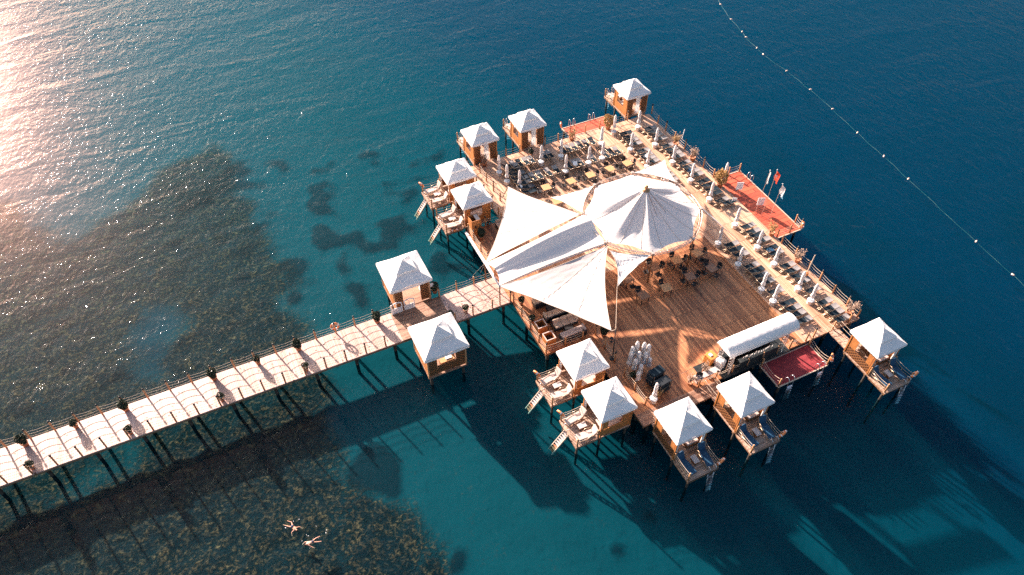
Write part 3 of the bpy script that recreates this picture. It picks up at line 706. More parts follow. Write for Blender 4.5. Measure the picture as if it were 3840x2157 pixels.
# ------------------------------------------------------------------ plants
def leafball(r, h, n, size, seed, mtl, squash=1.0):
    rr = random.Random(seed); mb = MB()
    for i in range(n):
        a = rr.random() * 2 * math.pi; c = rr.uniform(-1, 1); q = math.sqrt(1 - c * c); k = r * (.45 + .55 * rr.random() ** .4) * (1 + .16 * math.sin(3 * a + seed) * q)
        p = Vector((math.cos(a) * q * k, math.sin(a) * q * k, c * k * squash + h)); d = Vector((rr.uniform(-1, 1), rr.uniform(-1, 1), rr.uniform(-.4, 1))).normalized()
        e = d.cross(Vector((rr.uniform(-1, 1), rr.uniform(-1, 1), rr.uniform(-1, 1)))).normalized(); s = size * rr.uniform(.6, 1.3)
        mb.add([p - d * s, p + e * s * .45, p + d * s, p - e * s * .45], [(0, 1, 2, 3)])
    return mb
def pot(mb, r, h): return mb.lathe([(r * .68, 0), (r * .95, h * .86), (r * 1.06, h * .88), (r * 1.06, h), (r * .9, h), (r * .86, h * .9)], n=12)
bushA = thing('potted_shrub', (0, 0, 0), 'x', 'potted plant', 'clipped shrubs in pots'); o = pot(MB(), .25, .40).build('pot', M['terra'], bushA, True)
leafball(.33, .80, 900, .075, 5, None, 1.35).build('foliage', M['leaf'], bushA); MB().path([(0, 0, .3), (0, 0, .7)], .03, 6).build('stem', M['brown'], bushA)
bushB = thing('potted_shrub', (0, 0, 0), 'x', 'potted plant', 'clipped shrubs in pots'); pot(MB(), .19, .40).build('pot', M['terra'], bushB, True)
leafball(.27, .68, 600, .06, 8, None, 1.0).build('foliage', M['leaf'], bushB); MB().path([(0, 0, .3), (0, 0, .65)], .025, 6).build('stem', M['brown'], bushB)
cnt = {'A': 0, 'B': 0}
FAR = [((98, 1663), 'big'), ((287, 1592), 'small'), ((474, 1534), 'big'), ((803, 1415), 'big'), ((968, 1359), 'small'), ((1118, 1304), 'big'), ((1413, 1203), 'big')]
for i, (p_, k) in enumerate(FAR):
    a = A(*p_); lab = '%s dark potted shrub by the far railing of the walkway, %s from the left' % ('large' if k == 'big' else 'slim', ORD[i])
    x, y = a.x, 2.62
    if i == 0: bushA.location = (x, y, 0); bushA['label'] = lab
    elif i == 1: bushB.location = (x, y, 0); bushB['label'] = lab
    else: dup(bushA if k == 'big' else bushB, (x, y, 0), i * 1.3, lab)
for i, p_ in enumerate([(126, 1768), (494, 1638), (838, 1514), (1155, 1404)]):
    a = A(*p_); dup(bushB, (a.x, .42, 0), i * .9, 'dark potted shrub by the near railing of the walkway, %s from the left' % ORD[i])
for (x, y, k, lab) in [(-5.3, 3.62, 'A', 'dark shrub beside the notice board at the far hut'), (-3.85, .5, 'B', 'dark potted shrub on the near side between hut and portal'), (-5.2, .45, 'B', 'dark potted shrub close beside the near hut'),
        (.55, -.65, 'B', 'dark potted shrub where the walkway meets the sofa corner'), (.45, -2.75, 'B', 'dark potted shrub by the railing, above the wooden boxes'), (4.95, -6.35, 'A', 'dark potted shrub beside the tent rope railing near the white sofa'),
        (.75, 7.75, 'A', 'dark potted shrub beside the wooden locker'), (9.9, 16.3, 'B', 'dark potted shrub at the gangway of the middle far tent'), (4.75, -10.9, 'B', 'dark potted shrub beside the folded umbrellas')]:
    dup(bushA if k == 'A' else bushB, (x, y, 0), x, lab)
def drybush(loc, kind, lab, s=1.0, seed=0):
    t = thing('dry_plant', loc, lab, 'potted plant', 'dry straw coloured potted plants'); t.scale = (s, s, s); rr = random.Random(seed)
    pot(MB(), .24, .34).build('pot', M['terra'], t, True)
    if kind == 'bush':
        mb = leafball(.48, .85, 1500, .06, seed, None, 1.05); mb.build('foliage', M['dry'], t)
    else:
        mb = MB(); tw = MB()
        for i in range(26):
            a = rr.random() * 6.28; l = rr.uniform(.5, 1.05); sp = rr.uniform(.15, .5)
            e = Vector((math.cos(a) * sp, math.sin(a) * sp, .3 + l)); b0 = Vector((0, 0, .3)); mid = b0.lerp(e, .5) + Vector((0, 0, .12))
            tw.path([b0, mid, e], .014, 4, .007)
            for k in range(9):
                f = rr.uniform(.35, 1); p = b0.lerp(e, f) + Vector((rr.uniform(-.07, .07), rr.uniform(-.07, .07), rr.uniform(-.05, .08))); d = Vector((rr.uniform(-1, 1), rr.uniform(-1, 1), rr.uniform(0, 1))).normalized() * .07; e2 = d.cross(Vector((0, .3, 1))).normalized() * .025
                mb.add([p - d, p + e2, p + d, p - e2], [(0, 1, 2, 3)])
        tw.build('stem', M['drytwig'], t); mb.build('foliage', M['drytwig'] if kind == 'twig' else M['dry'], t)
    return t
drybush((19.1, 17.0, 0), 'bush', 'big golden bush in a pot beside the small red platform', 1.25, 3)
drybush((14.85, 16.95, 0), 'grass', 'thin straw coloured plant at the left corner of the small red platform', 1.1, 4)
drybush((5.2, 17.0, 0), 'twig', 'dry twiggy plant at the entrance of the far left tent', 1.1, 14)
drybush((23.75, 11.6, 0), 'grass', 'tall dry plant in a pot beside the leaning white pole', 1.2, 5)
drybush((23.95, 8.95, 0), 'twig', 'dry twiggy plant by the right railing beyond the red platform', 1.25, 6)
drybush((24.0, 4.55, 0), 'bush', 'big golden bush at the far end of the long red platform', 1.35, 7)
drybush((24.15, -2.9, 0), 'grass', 'narrow golden plant at the near end of the long red platform', 1.15, 8)
drybush((24.0, -6.5, 0), 'twig', 'dry grassy plant by the right railing below the red platform', 1.15, 9)
drybush((23.85, -12.95, 0), 'twig', 'dry twiggy plant in the right corner near the lone tent', 1.2, 10)
drybush((5.55, -13.1, 0), 'grass', 'golden plant at the foot of the stacked loungers', .9, 11)
drybush((8.4, -13.1, 0), 'twig', 'pale dry plant by the near edge in the shade', .95, 12)
drybush((9.95, -12.75, 0), 'twig', 'spiky pale plant beside the long bench', .9, 13)
drybush((17.9, -12.4, 0), 'twig', 'dry plant in the shade right of the bar', .9, 15)

# ------------------------------------------------------------------ closed umbrellas with round tables
um = thing('closed_umbrella', (0, 0, 0), 'x', 'umbrella', 'closed white umbrellas on the sun deck')
MB().path([(0, 0, .35), (0, 0, 2.3)], .022, 6).build('pole', M['white'], um)
cl = MB(); nn = 20
prof = [(.030, 2.36), (.07, 2.30), (.105, 2.12), (.12, 1.9), (.125, 1.6), (.115, 1.35), (.085, 1.25), (.13, 1.12), (.17, .92), (.16, .84)]
for i, (r, z) in enumerate(prof):
    for k in range(nn):
        a = 2 * math.pi * k / nn; q = 1 + (.16 if k % 2 else -.16) * min(1, i / 3) ; cl.v.append((r * q * math.cos(a), r * q * math.sin(a), z + (.05 * (k % 4 == 0) if i == len(prof) - 1 else 0)))
for i in range(len(prof) - 1):
    for k in range(nn): cl.f.append((i * nn + k, (i + 1) * nn + k, (i + 1) * nn + (k + 1) % nn, i * nn + (k + 1) % nn))
cl.build('canopy', M['umb'], um, True); MB().torus((0, 0, 1.27), .10, .02).build('tie', M['white'], um, True)
rt = thing('drum_table', (0, 0, 0), 'x', 'table', 'round white tables at the umbrella poles')
MB().lathe([(.23, 0), (.25, .03), (.25, .36), (.29, .38), (.29, .42), (.27, .435)], n=24).build('drum', M['white'], rt, True); MB().torus((0, 0, .43), .09, .02).build('pole_collar', M['steel'], rt, True)
UD = [(21.8, v) for v in (15.56, 12.32, 9.24, 6.18, 3.18, -.68, -3.82, -6.06, -9.16, -10.67)]
UC = [(19.15, v) for v in (15.95, 12.71, 9.70, 6.7)] + [(19.0, v) for v in (-1.96, -4.79, -7.92, -9.41)]
UB1 = [(10.23, 14.75), (12.42, 14.75), (16.96, 14.75)]; UB2 = [(11.69, 12.45), (14.34, 12.65), (15.89, 12.7)]
UA = [(5.9, 15.1), (6.0, 13.55), (6.7, 12.3)]
ROWS = [(UD, 'outer right row', 'from the far end'), (UC, 'inner right row', 'from the far end'), (UB1, 'farther left row', 'from the left'), (UB2, 'nearer left row', 'from the left'), (UA, 'short shaded row at upper left', 'from the far end')]
first = True
for pts, rn, fr in ROWS:
    for i, (x, y) in enumerate(pts):
        l1 = 'closed white umbrella in the %s, %s %s' % (rn, ORD[i], fr); l2 = 'round white table in the %s, %s %s' % (rn, ORD[i], fr)
        if first: um.location = (x, y, 0); um['label'] = l1; rt.location = (x, y, 0); rt['label'] = l2; first = False
        else: dup(um, (x, y, 0), rnd.random() * 6, l1); dup(rt, (x, y, 0), 0, l2)
dup(um, (5.1, -13.2, 0), 1, 'closed white umbrella standing alone by the lower left corner'); dup(rt, (5.1, -13.2, 0), 0, 'round white table at the lone umbrella by the lower left corner')
u_ = dup(um, (24.75, 5.0, -.1), 1, 'closed cream umbrella at the far end of the long red platform'); dup(rt, (24.75, 5.0, -.14), 0, 'round white base table at the end of the long red platform')

# ------------------------------------------------------------------ sun loungers (head at x = 0, foot at x = 1.85)
lo = thing('sun_lounger', (0, 0, 0), 'x', 'sun lounger', 'dark sun loungers in rows')
f = MB()
for s in (-1, 1):
    f.path([(0, s * .30, .30), (1.0, s * .30, .32), (1.85, s * .30, .30), (1.9, s * .30, .24)], .022, 6)
    f.path([(.35, s * .30, .31), (.28, s * .31, 0)], .02, 6); f.path([(1.5, s * .30, .31), (1.58, s * .31, 0)], .02, 6)
    f.path([(.62, s * .30, .31), (.10, s * .30, .76)], .02, 6)
f.path([(.10, -.30, .76), (.06, 0, .80), (.10, .30, .76)], .02, 6); f.path([(1.88, -.30, .26), (1.9, .30, .26)], .02, 6)
f.build('frame', M['frame'], lo, True)
MB().grid(lambda u, v: (.62 + .68 * u, (v - .5) * .56, .325 - .03 * math.sin(math.pi * v)), 5, 4).build('seat_sling', M['sling'], lo, True)
MB().grid(lambda u, v: (1.30 + .55 * u, (v - .5) * .56, .335 - .02 * math.sin(math.pi * v) + .03 * u), 4, 4).build('foot_sling', M['slingl'], lo, True)
g_ = MB().grid(lambda u, v: (.62 - .52 * u, (v - .5) * .56, .335 + .45 * u - .02 * math.sin(math.pi * v)), 4, 4); g_.build('backrest', M['sling'], lo, True)
for s in (-1, 1):
    MB().path([(.22, s * .33, .52), (.3, s * .36, .60), (.55, s * .37, .60), (.78, s * .36, .52), (.84, s * .33, .34)], .022, 6).build('armrest', M['frame'], lo, True)
lo2 = thing('sun_lounger', (0, 0, 0), 'x', 'sun lounger', 'dark sun loungers in rows')   # same lounger with a dark seat
for ch in kids(lo):
    d = ch.copy(); S.collection.objects.link(d); d.parent = lo2
    if ch.name.startswith('foot_sling'): d.data = ch.data.copy(); d.data.materials[0] = M['sling']
LD = []
def rows(pts, dx, pitch, last, exc=()):
    out = []
    for i, (x, y) in enumerate(pts):
        nxt = pts[i + 1][1] if i + 1 < len(pts) else y - last
        n = min(4, max(0, int((y - nxt - .35) / pitch)))
        if i in exc: n = exc[i]
        out += [(x + dx, y - .62 - k * pitch, 0, '%s after the %s umbrella' % (ORD[k], ORD[i])) for k in range(n)]
    return out
LD.append((rows(UD, -.15, .65, 3.0, {4: 1}), 'outer right row', 'from the far end'))
LD.append((rows(UC, -.15, .65, 3.0, {3: 0}), 'inner right row', 'from the far end'))
LD.append(([(x, 14.35, 90) for x in (7.6, 8.25, 8.9, 9.55, 10.9, 11.55, 13.0, 13.65, 14.3, 14.95, 15.6, 16.25)], 'farther left row', 'from the left'))
LD.append(([(x, 11.95, 90) for x in (7.9, 8.55, 9.2, 10.2, 10.95, 12.4, 13.05, 13.65, 15.1, 16.55, 17.2, 17.8)], 'nearer left row', 'from the left'))
LD.append(([(6.25, y, 0) for y in (15.6, 14.85, 14.15, 13.4, 12.7, 12.0, 11.3)], 'short shaded row at upper left', 'from the far end'))
lo.scale = lo2.scale = (1, .9, 1); u1 = u2 = False
for pts, rn, fr in LD:
    pts = [q for j, q in enumerate(pts) if not (q[2] == 90 and j and abs(q[0] - pts[j - 1][0]) < .55)]
    for i, (x, y, a, *w_) in enumerate(pts):
        lab = 'dark lounger, %s, %s %s' % (rn, w_[0] if w_ else ORD[i], fr); rz = R(a + rnd.uniform(-3, 3))
        src = lo if (i * 7 + int(abs(y) * 3)) % 5 else lo2; lc = (x + rnd.uniform(-.05, .05), y + rnd.uniform(-.03, .03), 0)
        if src is lo and not u1: lo.location = lc; lo.rotation_euler = (0, 0, rz); lo['label'] = lab; u1 = True
        elif src is lo2 and not u2: lo2.location = lc; lo2.rotation_euler = (0, 0, rz); lo2['label'] = lab; u2 = True
        else: dup(src, lc, rz, lab)
dup(lo2, (22.0, 2.05, 0), 0, 'single dark lounger in the shade beside the last umbrella before the flags')

tw_ = None
for k, (x, y, c, lab) in enumerate([(22.6, -4.6, 'cushb', 'small blue towel on a lounger in the outer right row near the flags'), (20.0, 11.1, 'white', 'white towel on a lounger in the inner right row'), (22.5, 7.4, 'cushb', 'blue towel on a lounger in the outer right row beyond the red platform'), (13.1, 13.1, 'white', 'white towel on a lounger in the nearer left row')]):
    o = MB().grid(lambda u, v: ((u - .5) * .62, (v - .5) * .42, .02 * math.sin(5 * u + k) + .012 * math.sin(9 * v)), 8, 6).build('towel', M[c], None, True); o.location = (x, y, .37); o.rotation_euler = (0, 0, .4 * k)
    tag(o, lab, 'towel')
# ------------------------------------------------------------------ dining tables and chairs
tb = thing('dining_table', (0, 0, 0), 'x', 'table', 'square dining tables')
tp_ = MB().box(0, 0, .73, .82, .82, .045, 0, .012).build('table_top', M['table'], tb)
for sx in (-1, 1):
    for sy in (-1, 1): MB().box(sx * .34, sy * .34, .354, .05, .05, .706).build('leg', M['black'], tb)
td = thing('dining_table', (0, 0, 0), 'x', 'table', 'square dining tables')
for ch in kids(tb):
    d = ch.copy(); S.collection.objects.link(d); d.parent = td
    if ch.name.startswith('table_top'): d.data = ch.data.copy(); d.data.materials[0] = M['tabled']
ch_ = thing('dining_chair', (0, 0, 0), 'x', 'chair', 'black chairs round the dining tables')
MB().box(0, 0, .45, .44, .44, .04, 0, .015).build('seat', M['rattan'], ch_)
g_ = MB().grid(lambda u, v: ((u - .5) * .5, -.22 + .10 * (2 * u - 1) ** 2 - .06 * v, .50 + .38 * v), 8, 3); g_.build('backrest', M['rattan'], ch_, True)
for s in (-1, 1):
    MB().path([(s * .2, .18, .44), (s * .22, .22, 0)], .016, 5).build('leg', M['frame'], ch_); MB().path([(s * .2, -.18, .44), (s * .23, -.25, 0)], .016, 5).build('leg', M['frame'], ch_)
    MB().path([(s * .24, -.16, .70), (s * .27, .0, .68), (s * .26, .18, .62), (s * .22, .2, .45)], .016, 5).build('armrest', M['frame'], ch_, True)
TB = [((8.75, 11.05), 0, 'upper dining row', 0, 'ldrn'), ((11.27, 10.85), 0, '', 1, 'ldrn'), ((13.37, 10.85), 0, '', 2, 'ldrn'), ((15.48, 10.85), 0, '', 3, 'ldrn'), ((17.45, 10.85), 0, '', 4, 'ldrn'),
      ((8.73, 8.9), 0, '', 5, 'lr'), ((12.16, -2.0), 1, '', 6, 'ldrn'), ((14.35, -2.14), 0, '', 7, 'ldrn'), ((16.41, -2.17), 0, '', 8, 'ldrn'), ((14.26, -4.2), 1, '', 9, 'ldrn'), ((16.45, -4.2), 1, '', 10, 'ldrn'),
      ((11.78, -4.4), 0, '', 11, 'n'), ((9.64, -4.3), 1, '', 12, 'n'), ((9.5, -2.2), 1, '', 13, 'ld')]
TN = ['the far left dining table', 'the second far dining table', 'the third far dining table', 'the fourth far dining table', 'the fifth far dining table', 'the table between two sails',
      'the dark table below the small sail', 'the sunlit table before the canopy', 'the sunlit table nearest the right umbrellas', 'the dark table in the second shaded row', 'the dark table at the right end',
      'the lone sunlit table on the shaded floor', 'the dark table at the left end', 'the table hidden beside the small sail']
t1 = t2 = c1 = False
SIDE = {'l': (-.66, 0, -90, 'left'), 'r': (.66, 0, 90, 'right'), 'd': (0, -.66, 0, 'near'), 'n': (0, .66, 180, 'far')}
for (p_, dark, _, i, sides) in TB:
    src = td if dark else tb; lab = TN[i][4:]; rz = rnd.uniform(-.12, .12); base = (p_[0], p_[1] - .25, 0)
    lab = 'square ' + lab
    if dark and not t2: td.location = base; td.rotation_euler = (0, 0, rz); td['label'] = lab; t2 = True
    elif not dark and not t1: tb.location = base; tb.rotation_euler = (0, 0, rz); tb['label'] = lab; t1 = True
    else: dup(src, base, rz, lab)
    for s in sides:
        dx_, dy_, a, nm = SIDE[s]; lc = (base[0] + dx_ * rnd.uniform(.95, 1.12), base[1] + dy_ * rnd.uniform(.95, 1.12) + 0 * rnd.random(), 0); l = 'black chair on the %s side of %s' % (nm, TN[i])
        rz2 = R(a) + rnd.uniform(-.25, .25)
        if not c1: ch_.location = lc; ch_.rotation_euler = (0, 0, rz2); ch_['label'] = l; c1 = True
        else: dup(ch_, lc, rz2, l)

# ------------------------------------------------------------------ sofas, low tables, boxes
def sofa(loc, rz, L_, lab, mm, arm=1):
    t = thing('sofa', loc, lab, 'sofa', None, rz)
    bs = MB().box(0, 0, .17, L_ + .2, .82, .30, 0, .04); bs.box(0, -.36, .42, L_ + .2, .10, .40, 0, .03); bs.build('base', M['rattan'], t)
    n = max(2, round(L_ / .68))
    for k in range(n):
        x = -L_ / 2 + (k + .5) * L_ / n
        MB().box(x, .06, .39, L_ / n - .02, .66, .15, 0, .04).build('seat_cushion', mm, t); MB().box(x, -.24, .58, L_ / n - .03, .16, .32, 0, .05).build('back_cushion', mm, t)
    if arm: MB().box(arm * (L_ / 2 + .02), .05, .52, .16, .62, .28, 0, .05).build('arm_cushion', mm, t)
    return t
sofa((2.55, -2.95, 0), 0, 1.9, 'beige sofa back to back, the farther of the pair', M['cush'], -1).rotation_euler = (0, 0, 0)
sofa((2.72, -3.98, 0), math.pi, 1.9, 'beige sofa back to back, the nearer of the pair', M['cush'], -1)
sofa((2.75, -5.3, 0), 0, 1.95, 'white sofa by the rope railing, lit by the sun', M['cushw'], 1)
sofa((2.05, -1.25, 0), math.pi / 2 * 0, 1.2, 'beige sofa half under the tip of the big sail', M['cush'], -1)
sofa((2.95, 8.0, 0), math.pi / 2, 1.5, 'beige sofa under the upper edge of the left sail', M['cush'], 1)
def cube_table(loc, lab):
    t = thing('low_table', loc, lab, 'low table', 'dark cube tables'); MB().box(0, 0, .19, .66, .66, .36, 0, .04).build('body', M['rattan'], t); MB().box(0, 0, .385, .68, .68, .025, 0, .01).build('top', M['black'], t)
cube_table((2.45, -2.2, 0), 'dark cube table in front of the farther sofa'); cube_table((2.75, -4.7, 0), 'dark cube table beside the nearer sofa')
def crate(loc, lab, fill):
    t = thing('wooden_box', loc, lab, 'wooden box', 'open wooden boxes'); w_, h_ = .74, .85; b = MB()
    for s in (-1, 1): b.box(s * (w_ / 2), 0, h_ / 2 + .02, .05, w_ + .05, h_); b.box(0, s * (w_ / 2), h_ / 2 + .02, w_ - .05, .05, h_)
    b.build('box_wall', M['panel'], t); MB().box(0, 0, .16, w_ - .06, w_ - .06, .04).build('box_floor', M['brown'], t)
    r_ = MB()
    for s in (-1, 1): r_.box(s * (w_ / 2), 0, h_ + .03, .07, w_ + .09, .03); r_.box(0, s * (w_ / 2), h_ + .028, w_ - .08, .07, .03)
    r_.build('rim', M['cushw'], t)
    return t
crate((.72, -3.75, 0), 'open wooden box by the railing, the farther and empty one', 0); crate((.75, -5.1, 0), 'open wooden box by the railing, nearer one holding a dark bag', 1)
tag(leafball(.22, 0, 60, .12, 77, None).build('dark_bag', M['rattan'], None), 'dark crumpled bag lying in the nearer wooden box', 'bag').location = (.75, -5.1, .42)
t = thing('wooden_locker', (.55, 8.65, 0), 'tall orange wooden locker with open top by the upper left corner', 'locker'); b = MB()
for s in (-1, 1): b.box(s * .42, 0, .95, .05, .85, 1.9); 
b.box(0, .42, .95, .79, .05, 1.9); b.box(0, -.42, .95, .79, .05, 1.9); b.build('body', M['panel'], t); MB().box(.2, 0, 1.86, .35, .78, .04).build('shelf', M['cushw'], t); MB().box(-.12, -.455, 1.2, .15, .02, .22, .0).build('vent', M['black'], t)
t = thing('stool', (5.2, -7.1, 0), 'small black stool near the white sofa', 'stool'); MB().lathe([(.15, .4), (.15, .44)], n=12).build('seat', M['black'], t); MB().lathe([(.12, 0), (.03, .03), (.03, .4)], n=8).build('leg', M['black'], t)

# ------------------------------------------------------------------ folded umbrellas and stacked loungers at the lower left corner
i = 0
for (x, y, h, le) in sorted([(4.95, -10.0, 2.3, 0), (5.35, -9.75, 2.45, .05), (5.75, -9.55, 2.55, 0), (6.15, -9.85, 2.35, .06), (6.55, -9.95, 2.2, 0), (5.1, -10.45, 2.0, -.04), (5.55, -10.2, 2.2, 0), (5.95, -10.35, 2.1, .03), (5.3, -10.95, 1.7, 0), (6.3, -10.6, 1.5, 0), (5.0, -11.25, 1.35, -.05)]):
    o = dup(um, (x, y, 0), i, 'folded white umbrella in the cluster by the stacked loungers, %s from its left side' % ORD[i], 'folded umbrellas stored in a cluster')
    o.rotation_euler = (le, le * .7, i); o.scale = (1.25, 1.25, h / 2.36); i += 1
st = thing('lounger_stack', (6.1, -11.75, 0), 'tall stack of dark folded loungers beside the white umbrellas', 'lounger stack', 'stacks of dark loungers', R(8))
def stack(t, n, seed):
    rr = random.Random(seed)
    for k in range(n):
        b = MB(); z = .16 + k * .17; a = rr.uniform(-.05, .05); dx2 = rr.uniform(-.05, .05)
        b.box(dx2, 0, z, 1.15, .62, .06, a, .02); b.box(dx2 - .5, 0, z + .06, .2, .6, .10, a, .03); b.path([(dx2 - .55, -.33, z - .05), (dx2 + .55, -.33, z - .03), (dx2 + .6, -.33, z + .05)], .02, 5); b.path([(dx2 - .55, .33, z - .05), (dx2 + .55, .33, z - .03), (dx2 + .6, .33, z + .05)], .02, 5)
        b.build('folded_lounger', M['sling'] if k % 3 else M['rattan'], t)
    f = MB(); f.path([(-.45, -.34, 0), (-.45, -.34, n * .17)], .02, 5); f.path([(.45, -.34, 0), (.45, -.34, n * .17)], .02, 5); f.build('rack_post', M['frame'], t)
stack(st, 8, 2)
st2 = thing('lounger_stack', (6.15, -12.6, 0), 'lower stack of dark folded loungers beside the lone umbrella', 'lounger stack', 'stacks of dark loungers', R(5)); stack(st2, 7, 3)

# ------------------------------------------------------------------ round canopy and ring truss
CX, CY, RZ_, RR_ = 13.1, 1.72, 3.40, 5.1
t = thing('round_canopy', (CX, CY, 0), 'large round white tent canopy in a ring truss at the middle of the deck', 'canopy')
ns = 16; NU = 96; NR = 14
def cone(u, v):
    a = 2 * math.pi * u; k = a / (2 * math.pi / ns) - .5   # ridges at 22.5 deg + 45 k and between
    w8 = .5 + .5 * math.cos(8 * (a - R(22.5)))            # 1 at the ring vertices
    w16 = .5 + .5 * math.cos(16 * (a - R(22.5)))
    ro = 4.42 + .44 * w8 ** 1.4 + .02 * math.sin(5 * a)
    r = .28 + (ro - .28) * v
    z = 3.32 + .1 * (1 - w8) * v + 2.42 * (1 - v) ** 1.45
    ff = .45 + .75 * max(0, math.cos(a - R(175))) ** 1.5
    z += ff * (.34 * (w8 - .5) + .15 * (w16 - .5)) * math.sin(math.pi * min(1, v * 1.02)) ** .8 * (1 + .35 * math.sin(a * 3 + 1))
    z += .02 * math.sin(31 * a) * (1 - v) * v * 4
    return (r * math.cos(a), r * math.sin(a), z)
MB().grid(cone, NU, NR).build('canopy', M['sail'], t, True)
sm = MB()
for k in range(16): sm.path([Vector(cone(((k + .5) / 16) % 1, q / 8)) + Vector((0, 0, .012)) for q in range(1, 9)], .012, 4)
sm.build('seam', M['rope'], t)
hb = MB().lathe([(.34, 5.55), (.34, 5.74), (.10, 5.80), (.10, 6.0), (.17, 6.02), (.17, 6.12), (.05, 6.18)], n=14); hub = hb.build('hub', M['post'], t, True)
MB().lathe([(.32, 5.45), (.32, 5.55)], n=14).build('hub_ring', M['black'], hub)
for k in range(7):
    a = R(22.5 + 45 * k + 22.5 * (k % 2)); e = Vector(cone((a / 2 / math.pi) % 1, .42)) + Vector((0, 0, .06))
    MB().path([(.2 * math.cos(a), .2 * math.sin(a), 5.78), tuple(e)], .022, 5, .012).build('cable', M['brown'], t)
def circ(r, z, n=64): return [(r * math.cos(2 * math.pi * k / n), r * math.sin(2 * math.pi * k / n), z) for k in range(n + 1)]
def ringp(off, z, n=48):  # ring bulging between the eight vertices
    return [((RR_ + off - .12 * abs(math.sin(4 * (2 * math.pi * k / n - R(22.5))))) * math.cos(2 * math.pi * k / n), (RR_ + off - .12 * abs(math.sin(4 * (2 * math.pi * k / n - R(22.5))))) * math.sin(2 * math.pi * k / n), z) for k in range(n + 1)]
MB().path(ringp(0, RZ_), .034, 6).build('ring_tube', M['truss'], t, True); MB().path(ringp(-.20, RZ_ - .10), .03, 6).build('ring_tube', M['truss'], t, True); MB().path(ringp(-.05, RZ_ - .28), .026, 6).build('ring_tube', M['truss'], t, True)
lc = MB(); r1, r2, r3 = ringp(0, RZ_), ringp(-.20, RZ_ - .10), ringp(-.05, RZ_ - .28)
for k in range(48): lc.path([r1[k], r2[k]], .02, 4); lc.path([r2[k], r3[k]], .018, 4); lc.path([r3[k], r1[k + 1]], .018, 4)
lc.build('lacing', M['truss'], t)
for k in range(8):
    a = R(22.5 + 45 * k); x, y = RR_ * math.cos(a), RR_ * math.sin(a)
    MB().path([(x, y, 0), (x, y, RZ_)], .055, 8).build('support_pole', M['brown'], t, True)
    MB().box(x, y, RZ_, .22, .22, .20, a).build('node_joint', M['truss'], t)
    MB().path([(x, y, RZ_), (4.72 * math.cos(a), 4.72 * math.sin(a), 3.45)], .03, 5).build('tie', M['black'], t)
# ------------------------------------------------------------------ sails
def tri_sail(corners, inw, bulge, lab, n=34, scallop=0.0, cat='sail', mm='sail', seams=()):
    C = [Vector(c) for c in corners]; mb = MB(); idx = {}
    def ev(w_):
        p = C[0] * w_[0] + C[1] * w_[1] + C[2] * w_[2]
        for (a, b, c, s) in ((0, 1, 2, inw[0]), (1, 2, 0, inw[1]), (2, 0, 1, inw[2])):
            p = p + (C[c] - (C[a] + C[b]) / 2) * (s * 4 * w_[a] * w_[b] * (1 - w_[c]) ** 2)
        p.z += bulge * 27 * w_[0] * w_[1] * w_[2] + .018 * math.sin(w_[0] * 20 + w_[1] * 11)
        for q in range(3): p.z += .05 * w_[q] ** 2 * (1 - w_[q]) * 4 * math.sin(26 * (w_[(q + 1) % 3] - w_[(q + 2) % 3]) / (1.02 - w_[q]))
        return p
    for i in range(n + 1):
        for j in range(n + 1 - i):
            k = n - i - j; idx[(i, j)] = len(mb.v); mb.v.append(tuple(ev((i / n, j / n, k / n))))
    for i in range(n):
        for j in range(n - i):
            mb.f.append((idx[(i, j)], idx[(i + 1, j)], idx[(i, j + 1)]))
            if i + j < n - 1: mb.f.append((idx[(i + 1, j)], idx[(i + 1, j + 1)], idx[(i, j + 1)]))
    t = thing('shade_sail', (0, 0, 0), lab, cat, 'white shade sails round the canopy')
    o = mb.build('membrane', M[mm], t, True)
    for (a, b) in ((0, 1), (1, 2), (2, 0)):
        e = []
        for q in range(n + 1):
            w_ = [0, 0, 0]; w_[a] = 1 - q / n; w_[b] = q / n; i, j = round(w_[0] * n), round(w_[1] * n); e.append(mb.v[idx[(i, j)]])
        MB().path(e, .018, 5).build('edge_cable', M['rope'], t, True)
    sm = MB()
    for f0 in seams: sm.path([ev(((1 - q) * 0 + q * f0, 1 - q, q * (1 - f0))) + Vector((0, 0, .012)) for q in [k / 14 for k in range(15)]], .011, 4)
    if seams: sm.build('seam', M['rope'], t)
    return t, mb, idx, n
def V(k): a = R(22.5 + 45 * k); return (CX + RR_ * math.cos(a), CY + RR_ * math.sin(a), RZ_)
# ring vertices: 0 right-far, 1 far right, 2 far left, 3 left-far, 4 left-near, 5 near left, 6 near right, 7 right-near
def pz(px, py, z): a = A(px, py, z); return (a.x, a.y, z)
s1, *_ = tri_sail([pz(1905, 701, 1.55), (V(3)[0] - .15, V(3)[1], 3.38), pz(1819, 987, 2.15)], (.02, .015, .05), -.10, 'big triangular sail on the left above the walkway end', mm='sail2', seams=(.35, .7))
MB().path([pz(1884, 742, 0), pz(1905, 701, 1.55)], .04, 6).build('mast', M['black'], s1)
s7, *_ = tri_sail([pz(2067, 741, 2.0), V(2), V(3)], (.05, .10, .05), .0, 'narrow sail between the left sail and the round canopy')
MB().path([pz(2067, 741, 2.0), (6.9, 8.9, 0)], .012, 4).build('guy_rope', M['rope'], s7)
s6, *_ = tri_sail([V(1), pz(2493, 598, 2.1), V(0)], (.05, .05, .08), .05, 'small sail pointing to the far umbrellas above the canopy')
MB().path([pz(2493, 598, 2.1), (20.3, 9.0, 0)], .012, 4).build('guy_rope', M['rope'], s6)
s5, *_ = tri_sail([(V(0)[0] + .05, V(0)[1] - .8, 3.35), V(7), pz(2771, 905, 2.0)], (.10, .03, .06), -.08, 'small sail pointing right towards the flags')
MB().path([pz(2771, 905, 2.0), (20.2, -4.6, 0)], .012, 4).build('guy_rope', M['rope'], s5)
